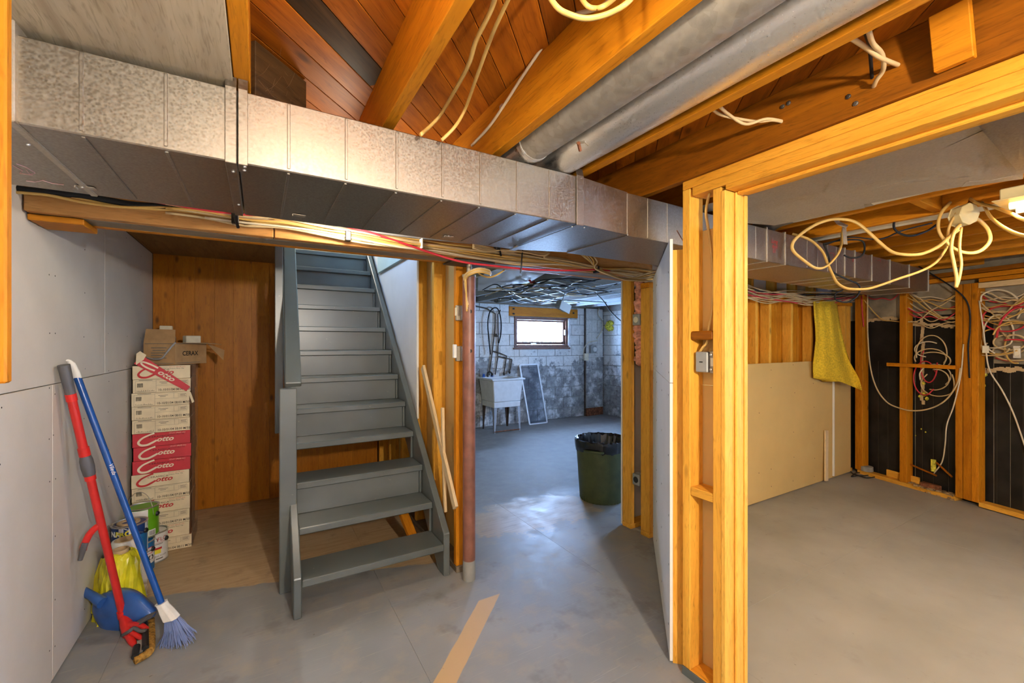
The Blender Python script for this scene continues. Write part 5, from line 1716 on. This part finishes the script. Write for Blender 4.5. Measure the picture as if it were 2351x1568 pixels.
# things under the back room ceiling
ZB = 2.10
hb_ = empty('hanging_box', onz(1291, 690, ZB), 'metal electrical box dangling from a cable below the back room joists', 'electrical box')
p = at(1292, 703, 5.2)
bar('housing', p + Vector((-.07, 0, .03)), p + Vector((.07, 0, -.03)), .10, .085, M['box_grey'], hb_)
bar('face_plate', p + Vector((-.075, -.05, .015)), p + Vector((.075, -.05, -.045)), .012, .11, M['steel'], hb_)
MB().tube(spline([p + Vector((0, 0, .05)), p + Vector((.02, 0, .14)), onz(1302, 672, 2.14)], 5), .008, 6).build('cord', M['cable_grey'], hb_, smooth='all')
cable('electrical_cable', [onz(1362, 668, 2.13), at(1385, 690, 4.8), at(1400, 712, 4.6), at(1415, 728, 4.3), at(1436, 745, 3.9)], .006, 'cable_black', 'thin black cable sagging across the back room towards the jamb')
random.seed(42)
gl_ = 'tangled cables below the back room joists'
for k in range(20):
    px = 1096 + random.random() * 120; py = 652 + random.random() * 36
    pts = []
    dx = random.uniform(28, 62)
    for j in range(7):
        pts.append(onz(px, max(640, min(694, py)), ZB + random.uniform(-.05, .02)))
        px += dx * random.uniform(.5, 1.2); py += random.uniform(-14, 12)
        if px > 1424: break
    if len(pts) < 3: continue
    m_ = random.choice(('cable_black', 'cable_black', 'cable_grey', 'cable_white', 'cable_cream'))
    cname = {'cable_black': 'black', 'cable_grey': 'grey', 'cable_white': 'white', 'cable_cream': 'cream'}[m_]
    cable('electrical_cable', pts, .006, m_, cname + ' cable in the tangle below the back room joists', gl_)
q = MB().tube([onz(1216, 644, 2.1), onz(1222, 650, 2.09), onz(1228, 646, 2.1), onz(1222, 650, 2.09), onz(1225, 658, 2.08)], .012, 6)
tag(q.build('valve_handle', M['ink_red'], None), 'small red valve handle under the back room joists', 'valve')
ps = empty('metal_panel', onz(1170, 645, 2.14), 'bluish sheet metal panel under the joists just behind the beam', 'sheet metal')
pts = [onz(a, b_, 2.14) for a, b_ in ((1097, 668), (1098, 635), (1140, 618), (1255, 626), (1208, 652), (1150, 668))]
MB().prism(pts, (0, 0, .003)).build('sheet', M['galvanised_dull'], ps)

# ================================================================== ELECTRICAL BITS ON THE FRAMING
eb = empty('electrical_box', (1.645, 1.15, 1.32), 'grey metal electrical box with a cable between the doorway studs', 'electrical box')
MB().box(1.616, 1.668, 1.128, 1.186, 1.325, 1.412).build('housing', M['box_grey'], eb, bev=.004)
MB().box(1.63, 1.675, 1.108, 1.127, 1.322, 1.415).build('bracket', M['galvanised_dull'], eb, bev=.002)
for (yy, zz) in ((1.118, 1.40), (1.118, 1.338)):
    MB().lathe([(.006, -.001), (.006, -.006), (.003, -.008)], (1.629, yy, zz), 10, 'x').build('screw', M['galvanised_bright'], eb)
MB().box(1.6145, 1.6165, 1.150, 1.165, 1.366, 1.371).build('slot', M['ink_black'], eb)
MB().box(1.6285, 1.6295, 1.110, 1.122, 1.352, 1.386).build('sticker', M['ink_cream'], eb)
cable('electrical_cable', [onx(1629, 442, 1.635), onx(1623, 470, 1.635), onx(1621, 492, 1.635), onx(1627, 530, 1.645), onx(1633, 580, 1.65), onx(1637, 640, 1.655), onx(1635, 710, 1.65), onx(1628, 752, 1.64), onx(1623, 786, 1.635), onx(1614, 797, 1.635), onx(1604, 812, 1.64)], .0065, 'cable_yellow', 'yellow cable dropping between the doorway studs into the grey box', flat=.8)
for zz, lab_ in ((1.585, 'upper outlet box at the end of the double stud wall'), (.36, 'lower outlet box at the end of the double stud wall')):
    e_ = empty('outlet_box', (2.51, 2.34, zz), lab_, 'electrical box')
    MB().box(2.482, 2.54, 2.305, 2.375, zz, zz + .085).build('housing', M['box_grey'], e_, bev=.003)
    MB().lathe([(.022, -.002), (.024, 0)], (2.481, 2.34, zz + .042), 16, 'x').build('receptacle', M['ivory_plastic'] if zz > 1 else M['ink_black'], e_)
for zz, lab_, wh in ((1.365, 'white light switch on the stud left of the steel post', True), (1.62, 'small metal switch box higher on the stud behind the steel post', False)):
    e_ = empty('light_switch', (1.05, 2.50, zz), lab_, 'switch')
    MB().box(1.062, 1.10, 2.478, 2.504, zz - .03, zz + .065).build('housing', M['galvanised_dull'], e_, bev=.003)
    if wh: MB().box(1.043, 1.061, 2.470, 2.500, zz - .01, zz + .075).build('cover', M['white_plastic'], e_, bev=.003)
    else: MB().box(1.058, 1.0615, 2.480, 2.500, zz, zz + .05).build('cover', M['ivory_plastic'], e_, bev=.001)

# ================================================================== FAR ROOM: ceiling
mp1 = empty('metal_panel', (2.25, .4, 2.14), 'large dull sheet metal panel nailed under the joists of the tarp room', 'sheet metal')
q = MB()
random.seed(14)
ed = [(2.30, 1.385), (2.34, 1.25), (2.42, 1.12), (2.47, 1.0), (2.53, .90), (2.55, .75), (2.585, .6), (2.60, .45), (2.585, .3), (2.61, .1), (2.60, -.3), (2.62, -.9)]
prev = None
for x_, y_ in ed:
    row = [Vector((1.945 + (x_ - 1.945) * t, y_, 2.143 - .006 * random.random() - (.022 * t * t if t > .5 else 0))) for t in (0, .25, .5, .75, 1.0)]
    if prev:
        for a in range(4): q.face(prev[a], prev[a + 1], row[a + 1], row[a])
    prev = row
ob = q.build('sheet', M['galvanised_dull'], mp1)
bm = bmesh.new(); bm.from_mesh(ob.data); bmesh.ops.remove_doubles(bm, verts=bm.verts[:], dist=1e-5); bmesh.ops.solidify(bm, geom=bm.faces[:], thickness=.0015); bm.to_mesh(ob.data); bm.free()
mp2 = empty('metal_panel', (2.2, .2, 2.12), 'smaller creased metal sheet overlapping the large ceiling panel', 'sheet metal')
pts = [onz(2240, 283, 2.118), onz(2351, 255, 2.118), onz(2420, 300, 2.118), onz(2400, 385, 2.112), onz(2335, 392, 2.108)]
MB().prism(pts, (0, 0, .0015)).build('sheet', M['galvanised'], mp2)
pp = empty('round_pipe', (2.66, .3, 2.2), 'cream coloured round pipe between joists above the far duct', 'pipe')
MB().lathe([(.062, -2.5), (.062, 1.30)], (2.655, 0, 2.205), 28, 'y').build('pipe', M['ivory_plastic'], pp, smooth=True)
MB().lathe([(.064, .93), (.064, 1.0)], (2.655, 0, 2.205), 28, 'y').build('strap', M['galvanised_dull'], pp, smooth=True)
MB().tube(spline([(2.655, 1.30, 2.205), (2.655, 1.40, 2.195), (2.655, 1.47, 2.16), (2.655, 1.50, 2.12)]), .061, 24).build('elbow', M['galvanised'], pp, smooth=True)
pp = empty('round_pipe', (3.45, .3, 2.2), 'pale round pipe deeper in the tarp room between joists', 'pipe')
MB().lathe([(.055, -2.5), (.055, 2.0)], (3.36, 0, 2.215), 24, 'y').build('pipe', M['ivory_plastic'], pp, smooth=True)
box('bridging', 2.80, 3.14, .80, .84, 2.155, 2.30, M['timber_x'], ceil)

jb = empty('junction_box', at(2215, 495, 2.2), 'pale metal junction box hanging among looping yellow cables', 'junction box')
c = at(2214, 494, 2.2)
ax = (XR * .35 + Vector((0, 0, .93))).normalized(); rt = ax.cross(-YR).normalized(); fw = rt.cross(ax)
def oc(s_, d_): return [c + rt * (math.cos(a) * s_) + ax * (math.sin(a) * s_ * 1.1) + fw * d_ for a in [math.pi / 8 + math.pi / 4 * k for k in range(8)]]
q = MB(); A_, B_ = oc(.052, -.028), oc(.052, .028)
for k in range(8): q.face(A_[k], A_[(k + 1) % 8], B_[(k + 1) % 8], B_[k])
q.face(*A_); q.face(*B_); q.build('housing', M['fixture_enamel'], jb, bev=.003)
q = MB(); A_, B_ = oc(.055, -.031), oc(.055, -.028)
for k in range(8): q.face(A_[k], A_[(k + 1) % 8], B_[(k + 1) % 8], B_[k])
q.face(*A_); q.face(*B_); q.build('cover_plate', M['fixture_enamel'], jb)
MB().lathe([(.010, 0), (.012, .02), (.010, .03)], c - ax * .085, 10).build('clamp', M['steel'], jb)


def dpath(pts, d0, d1, dip=0.0):
    n = len(pts)
    return [at(a, b_, d0 + (d1 - d0) * i / (n - 1)) for i, (a, b_) in enumerate(pts)]


ylw = 'cable_yellow'
cable('yellow_cable', dpath([(2201, 527), (2179, 544), (2154, 566), (2115, 583), (2074, 584), (2046, 577), (2018, 555), (1991, 530), (1966, 511), (1941, 504), (1908, 504), (1872, 516), (1838, 538), (1820, 558), (1822, 577), (1847, 599), (1872, 615), (1894, 613), (1916, 594), (1930, 569), (1934, 533), (1938, 520)], 2.18, 2.50), .0085, ylw, 'yellow cable making the upper big swoop left of the junction box', flat=.75)
cable('yellow_cable', dpath([(2196, 489), (2179, 522), (2175, 555), (2171, 572), (2149, 602), (2115, 622), (2060, 641), (2005, 660), (1977, 664), (1944, 662), (1922, 649), (1910, 627), (1899, 602), (1888, 577), (1866, 555), (1844, 544), (1819, 537)], 2.20, 2.56), .0085, ylw, 'yellow cable making the lowest long swoop below the far duct', flat=.75)
cable('yellow_cable', dpath([(2182, 464), (2160, 491), (2154, 522), (2165, 547), (2193, 572), (2226, 581), (2254, 574), (2273, 552), (2268, 527), (2251, 508), (2237, 500)], 2.24, 2.18), .0085, ylw, 'yellow cable loop right under the junction box', flat=.75)
cable('yellow_cable', dpath([(2205, 515), (2190, 535), (2184, 570), (2190, 605), (2196, 638), (2195, 660)], 2.16, 2.16), .0085, ylw, 'left strand of the twisted cable hanging below the junction box', flat=.75)
cable('yellow_cable', dpath([(2207, 522), (2203, 566), (2207, 605), (2203, 635), (2197, 656)], 2.19, 2.18), .0085, ylw, 'right strand of the twisted cable hanging below the junction box', flat=.75)
cable('yellow_cable', dpath([(2225, 455), (2243, 466), (2281, 475), (2323, 491), (2351, 504), (2420, 520), (2520, 440)], 2.22, 1.75), .0085, ylw, 'upper yellow cable leading right from the junction box past the light', flat=.75)
cable('yellow_cable', dpath([(2245, 455), (2257, 469), (2276, 500), (2309, 525), (2351, 541), (2420, 546), (2540, 430)], 2.24, 1.75), .0085, ylw, 'lower yellow cable leading right from the junction box', flat=.75)
cable('black_cable', dpath([(1891, 561), (1903, 590), (1910, 622), (1944, 641), (1969, 652), (1974, 666), (1966, 682), (1944, 694), (1919, 688), (1919, 674), (1935, 666)], 2.55, 2.75), .005, 'cable_black', 'black cable drooping past the lower edge of the far duct')
cable('black_cable', dpath([(1890, 560), (1930, 552), (1977, 552), (1985, 572), (1977, 588), (1955, 592), (1938, 586)], 2.50, 2.45), .005, 'cable_black', 'black cable loop in front of the far duct')
cable('black_cable', dpath([(2082, 494), (2057, 502), (2053, 524), (2071, 538), (2096, 541), (2129, 530), (2150, 516)], 2.5, 2.45), .006, 'cable_black', 'black cable coil between the joists left of the junction box')
cable('black_cable', dpath([(1895, 562), (1950, 545), (2020, 549), (2070, 530), (2140, 512)], 2.55, 2.5), .004, 'cable_black', 'thin straight black cable above the far duct')
hs_ = empty('hanger_strap', at(1930, 500, 2.45), 'bent metal hanger strap above the far duct', 'strap')
for a, b_ in (((1897, 479), (1925, 512)), ((1925, 512), (1945, 521)), ((1938, 520), (1941, 561))):
    MB().beam(at(*a, 2.42), at(*b_, 2.40), .022, .002, up=YR).build('strap', M['galvanised_dull'], hs_)
cable('black_cable', [fpt(2107, 610, -.05), fpt(2150, 636, -.05), fpt(2190, 662, -.05), fpt(2215, 685, -.03), fpt(2226, 713, -.015), fpt(2227, 757, -.015), fpt(2223, 800, -.015), fpt(2226, 868, -.015)], .006, 'cable_black', 'black cable hanging down the doubled stud of the tarp wall')

# wires along the top of the drywalled stud wall
random.seed(91)
gw = 'loose cables over the half-height drywall'
for k in range(16):
    px = 1712; py = 652 + random.random() * 44
    tgt = 662 + random.random() * 28
    pts = []
    n = 6
    for j in range(n):
        t = j / (n - 1)
        pts.append(ony(1712 + 250 * t, py + (tgt - py) * t + 16 * math.sin(math.pi * t) * random.uniform(.2, 1.2) + random.uniform(-5, 5), 2.195 - random.random() * .05))
    m_ = random.choice(('cable_white', 'cable_cream', 'cable_cream', 'cable_cream', 'cable_cream', 'cable_cream', 'cable_black', 'cable_red'))
    cable('electrical_cable', pts, .0055, m_, {'cable_white': 'white', 'cable_cream': 'cream', 'cable_black': 'black', 'cable_red': 'red'}[m_] + ' cable draped along the studs above the half-height drywall', gw)
# wires across the tarp wall
gt = 'loose cables on the tarp wall'
for k in range(26):
    bay = random.choice(((1990, 2062), (2084, 2190), (2084, 2190), (2250, 2350), (2250, 2350)))
    n = 5
    py = 665 + random.random() * 75; ty = 665 + random.random() * 80
    pts = []
    for j in range(n):
        t = j / (n - 1)
        pts.append(fpt(bay[0] - 6 + (bay[1] - bay[0] + 12) * t, py + (ty - py) * t + random.uniform(2, 22) * math.sin(math.pi * t) + random.uniform(-4, 4), .015 + .055 * random.random()))
    m_ = random.choice(('cable_white', 'cable_cream', 'cable_cream', 'cable_cream', 'cable_yellow', 'cable_yellow', 'cable_red'))
    cable('electrical_cable', pts, .0055, m_, {'cable_white': 'white', 'cable_cream': 'cream', 'cable_yellow': 'yellowish', 'cable_red': 'red'}[m_] + ' cable strung between the studs of the tarp wall', gt)
for k in range(9):          # coils in the middle bay
    cx_, cy_ = 2140 + random.uniform(-22, 22), 830 + random.uniform(-35, 55)
    rx, ry = random.uniform(18, 45), random.uniform(16, 45)
    a0 = random.random() * 6.28; sp = random.uniform(3.0, 5.6)
    pts = [fpt(max(2086, min(2190, cx_ + rx * math.cos(a0 + sp * j / 8))), cy_ + ry * math.sin(a0 + sp * j / 8), .01 + .06 * j / 8) for j in range(9)]
    m_ = ('cable_cream', 'cable_white', 'cable_cream', 'cable_red')[k % 4]
    cable('electrical_cable', pts, .0055, m_, {'cable_white': 'white', 'cable_cream': 'cream', 'cable_red': 'red'}[m_] + ' cable coiled in the middle bay of the tarp wall', 'coiled cables on the tarp wall')
for k in range(14):         # heap in the right bay
    cx_, cy_ = 2300 + random.uniform(-30, 40), 745 + random.uniform(-50, 65)
    rx, ry = random.uniform(25, 60), random.uniform(15, 50)
    a0 = random.random() * 6.28; sp = random.uniform(2.4, 5.2)
    pts = [fpt(max(2252, cx_ + rx * math.cos(a0 + sp * j / 8)), cy_ + ry * math.sin(a0 + sp * j / 8), .0 + .07 * j / 8) for j in range(9)]
    m_ = ('cable_cream', 'cable_yellow', 'cable_white', 'cable_cream')[k % 4] if k not in (3, 9) else 'cable_red'
    cable('electrical_cable', pts, .0065, m_, {'cable_white': 'white', 'cable_cream': 'cream', 'cable_yellow': 'yellowish', 'cable_red': 'red'}[m_] + ' cable heaped in the right bay of the tarp wall', 'heaped cables on the tarp wall')
cable('electrical_cable', [fpt(a, b_, d) for a, b_, d in ((1992, 672, -.01), (1992, 760, -.012), (1998, 840, -.012), (2012, 890, -.012), (2035, 922, -.012), (2062, 936, -.012), (2095, 943, -.012), (2135, 938, -.012), (2172, 918, -.014), (2198, 880, -.016), (2205, 845, -.014))], .0065, 'cable_cream', 'long cream cable hanging in a deep sag across the tarp wall')
cable('electrical_cable', [fpt(a, b_, d) for a, b_, d in ((2212, 790, -.012), (2206, 860, -.014), (2190, 930, -.02), (2174, 975, -.02), (2170, 1020, .02), (2163, 1060, .05), (2144, 1087, .06))], .005, 'cable_white', 'white cable dangling down to the sill of the tarp wall')
cable('electrical_cable', [fpt(a, b_, d) for a, b_, d in ((2248, 690, .0), (2258, 760, .0), (2263, 800, .0), (2272, 850, .02), (2300, 895, .03), (2325, 945, .04), (2345, 1000, .05), (2358, 1040, .05))], .0055, 'cable_white', 'white cable hanging down the right bay of the tarp wall')
cable('red_cable', [fpt(a, b_, d) for a, b_, d in ((2360, 703, .02), (2330, 708, .02), (2305, 728, .02), (2293, 752, .02), (2288, 775, .03))], .008, 'cable_red', 'thick red cable bending down at the right edge of the tarp wall')
cable('red_cable', [fpt(a, b_, d) for a, b_, d in ((1978, 680, -.006), (1980, 720, -.008), (1983, 750, -.006))], .007, 'cable_red', 'short red cable beside the corner stud of the tarp wall')
tag(MB().box(*[v for p in [fpt(2263, 802, .0)] for v in (p.x - .012, p.x + .012, p.y - .02, p.y + .02, p.z - .032, p.z + .032)]).build('cable_adapter', M['ivory_plastic'], None, bev=.003), 'small ivory adapter on the white cable of the right bay', 'adapter')
e_ = empty('outlet', fpt(2335, 808, .02), 'bare outlet dangling among the heaped cables', 'outlet')
p = fpt(2335, 808, .01)
MB().box(p.x - .012, p.x + .02, p.y - .018, p.y + .018, p.z - .034, p.z + .034).build('receptacle', M['ivory_plastic'], e_, bev=.004)
MB().box(p.x - .004, p.x + .004, p.y - .021, p.y + .021, p.z - .05, p.z + .05).build('yoke', M['steel'], e_, bev=.001)

# ---- yellow cloth over the drywall
tw = MB()
rows_ = [(692, 1869, 1921), (720, 1870, 1925), (750, 1873, 1930), (780, 1874, 1936), (808, 1871, 1944), (832, 1868, 1952), (852, 1868, 1963), (868, 1869, 1972), (880, 1886, 1977), (894, 1962, 1979)]
C_ = 14
g = []
for j, (py, l_, r_) in enumerate(rows_):
    row = []
    for i in range(C_ + 1):
        t = i / C_
        px = l_ + (r_ - l_) * t
        yy = py
        if j == 8: yy = 872 + 20 * max(0, t - .35)
        if j == 9: px = 1890 + (1979 - 1890) * t; yy = 876 + 20 * max(0, t - .45) / .55
        fold = .016 * math.sin(t * 7.5 + .25 * j) + .010 * math.sin(t * 15 + j * .2) * (.4 + t)
        row.append(ony(px, yy, 2.135 + fold - .15 * t * j / 9.0))
    g.append(row)
nv = len(rows_)
tw = MB()
for dy in (0.0, .007):
    for j in range(nv):
        for i in range(C_ + 1): tw.v.append(g[j][i] + Vector((0, dy, 0)))
W_ = C_ + 1; H_ = nv * W_
for j in range(nv - 1):
    for i in range(C_):
        k = j * W_ + i
        tw.f += [(k, k + 1, k + 1 + W_, k + W_), (H_ + k, H_ + k + W_, H_ + k + 1 + W_, H_ + k + 1)]
rim_ = [i for i in range(W_)] + [j * W_ + C_ for j in range(1, nv)] + [(nv - 1) * W_ + i for i in range(C_ - 1, -1, -1)] + [j * W_ for j in range(nv - 2, 0, -1)]
for a, b_ in zip(rim_, rim_[1:] + rim_[:1]): tw.f.append((a, b_, H_ + b_, H_ + a))
tw.mi = [0] * len(tw.f)
ob = tw.build('yellow_cloth', M['towel_yellow'], None, smooth='all')
tag(ob, 'mustard yellow cloth hanging over the half-height drywall', 'cloth')

sb_ = bar('wood_scrap', ony(1897, 1104, 2.165) , ony(1897, 988, 2.185), .055, .018, M['fresh_lumber_x'], None, up=(0, -1, 0))
tag(sb_, 'short tan board propped against the drywall under the cloth', 'board')
# ---- debris along the sill
q = MB(); random.seed(19)
ctr = onz(1985, 1091)
tag(MB().tube(spline([onz(a, b_, .012) for a, b_ in ((1950, 1080), (1962, 1089), (1985, 1092), (2005, 1088), (2010, 1094), (1990, 1097), (1970, 1092), (1955, 1094), (1968, 1085), (1990, 1088))], 4), .006, 6).build('black_strap', M['black_plastic'], None, smooth='all'), 'tangled black strap lying on the floor by the corner studs', 'strap')
p = fpt(1990, 1076, .05)
tag(MB().lathe([(.055, .039), (.058, .045), (.056, .09), (.04, .093)], (p.x, p.y, 0), 20).build('concrete_puck', M['concrete'], None, smooth=True), 'round grey concrete lump on the sill in the left bay', 'concrete lump')
fb_ = fbox('wood_scrap', fs(2025), fs(2100), .06, .075, .04, .11, M['stud_x'], None)
tag(fb_, 'short tan board lying on the sill behind the studs', 'board')
fb_ = fbox('brick_piece', fs(2108), fs(2150), .02, .075, .039, .085, M['rust'], None, .006)
tag(fb_, 'broken reddish brick piece on the sill of the middle bay', 'brick')
for k, (a, b_, lab_) in enumerate((((2082, 1063), (2150, 1092), 'thin dark stick leaning over the sill in the middle bay'), ((2150, 1062), (2186, 1095), 'dark splintered stick lying across the sill near the doubled stud'))):
    s_ = MB().tube([fpt(*a, .06), fpt(*b_, .03)], .009, 6)
    tag(s_.build('stick', M['old_timber_x'], None), lab_, 'stick')
st_ = MB().tube([fpt(2143, 1082, .07), fpt(2143, 1055, .075)], .02, 8)
tag(st_.build('foam_peg', M['foam_yellow'], None), 'stubby yellow foam peg standing on the sill', 'peg')
q = MB(); random.seed(23)
for k in range(90):
    px = random.uniform(2088, 2190); p = fpt(px, 1100, random.uniform(-.02, .08)); p.z = (.039 if random.random() < .75 else .003)
    s_ = random.uniform(.004, .016)
    q.box(p.x - s_, p.x + s_, p.y - s_, p.y + s_, p.z, p.z + s_ * random.uniform(.4, 1.2))
so = tag(q.build('rubble', M['debris'], None), 'crumbs of rubble along the sill of the tarp wall', 'rubble', kind='stuff')
q = MB()
for (px, py, s_) in ((2120, 880, .02), (2122, 905, .025), (2128, 915, .02), (2112, 910, .018), (2262, 860, .02), (2258, 885, .02), (2250, 985, .02), (2255, 1062, .02), (2115, 985, .008), (2125, 992, .008), (2102, 1000, .006)):
    p = fpt(px, py, .100)
    q.lathe([(.002, -s_), (s_ * .8, -s_ * .3), (s_ * .7, s_ * .4), (.002, s_)], p, 7)
so = q.build('foam_spots', M['foam_yellow'], wf); so['kind'] = 'stuff'
q = MB()
for py in range(735, 930, 9):
    p = fpt(2116 + (py % 5), py, .100)
    q.box(p.x - .004, p.x + .004, p.y - .012, p.y + .012, p.z - .02, p.z + .02)
so = q.build('foam_seam', M['cardboard_core'], wf); so['kind'] = 'stuff'
# cobweb strands by the dark blocking
q = MB(); random.seed(30)
for k in range(16):
    a = Vector((random.uniform(-.018, .12), 0, 0)); a.y = 1.46 + a.x + random.uniform(-.03, .0); a.z = random.uniform(2.16, 2.33)
    b_ = a + Vector((random.uniform(-.06, .06), random.uniform(-.06, -.01), random.uniform(-.06, .05)))
    q.tube(spline([a, (a + b_) / 2 + Vector((0, 0, -.008)), b_], 3), .0003, 3, cap=False)
so = tag(q.build('cobweb', M['cobweb'], None), 'dusty brown cobweb strands hanging by the dark blocking above the duct', 'cobweb', kind='stuff')

# ================================================================== LAMPS
def bulb(loc, power, label, top=2.15, drop=0.06, colour=(1.0, 0.88, 0.69)):
    l = Vector(loc)
    t = empty('ceiling_bulb', l + Vector((0, 0, drop)), label, 'lamp')
    MB().lathe([(.045, .0), (.05, .012), (.035, .02), (.03, .05)], l + Vector((0, 0, .05)), 20).build('lamp_holder', M['white_plastic'], t, smooth=True)
    MB().lathe([(.012, .052), (.016, .035), (.030, .005), (.030, -.012), (.018, -.030), (.002, -.036)], l, 20).build('bulb', M['bulb_glow'], t, smooth='all')
    MB().tube([l + Vector((0, 0, .09)), Vector((l.x, l.y, top))], .004, 6).build('cord', M['cable_white'], t)
    d = bpy.data.lights.new('bulb_light', 'POINT')
    d.energy = power; d.color = colour; d.shadow_soft_size = 0.05
    o = bpy.data.objects.new('bulb_light', d)
    o.location = Vector((0, 0, -drop - 0.09))
    o.parent = t
    COL.objects.link(o)


bulb((0.50, -0.90, 1.95), 205, 'added fill bulb on a cord behind the photographer', 2.34)  # unseen bulb added as fill for the main room
bulb((0.16, 0.36, 2.19), 17, 'bare bulb in a white holder between the joists above the photographer', 2.34)
bulb((0.36, 2.09, 2.10), 13, 'bare bulb hidden between the big duct and the timber beam')


bulb((0.28, 5.2, 3.30), 42, 'added unseen bulb hanging from the upstairs ceiling above the stairs', 4.7)  # unseen bulb added to give the stairwell neutral light

# tube fixture in the far room
fx_ = empty('tube_light', (3.05, 0.45, 2.08), 'warm lit tube fixture under the joists at the right edge', 'lamp')
MB().box(2.90, 3.14, 0.05, 0.55, 2.098, 2.148).build('housing', M['fixture_enamel'], fx_, bev=.004)
MB().prism([(2.88, .03, 2.094), (3.16, .03, 2.094), (3.16, .57, 2.094), (2.88, .57, 2.094)], (0, 0, .002)).build('reflector', M['fixture_enamel'], fx_)
for x_ in (2.96, 3.08):
    MB().lathe([(.016, .07), (.016, .53)], (x_, 0, 2.076), 14, 'y').build('tube', M['tube_glow'], fx_, smooth=True)
d = bpy.data.lights.new('tube_light_source', 'AREA')
d.shape = 'RECTANGLE'; d.size = .2; d.size_y = .45; d.energy = 29; d.color = (1.0, .76, .46)
o = bpy.data.objects.new('tube_light_source', d); o.location = Vector((3.02, .30, 2.055)) - base(fx_); o.parent = fx_
COL.objects.link(o)
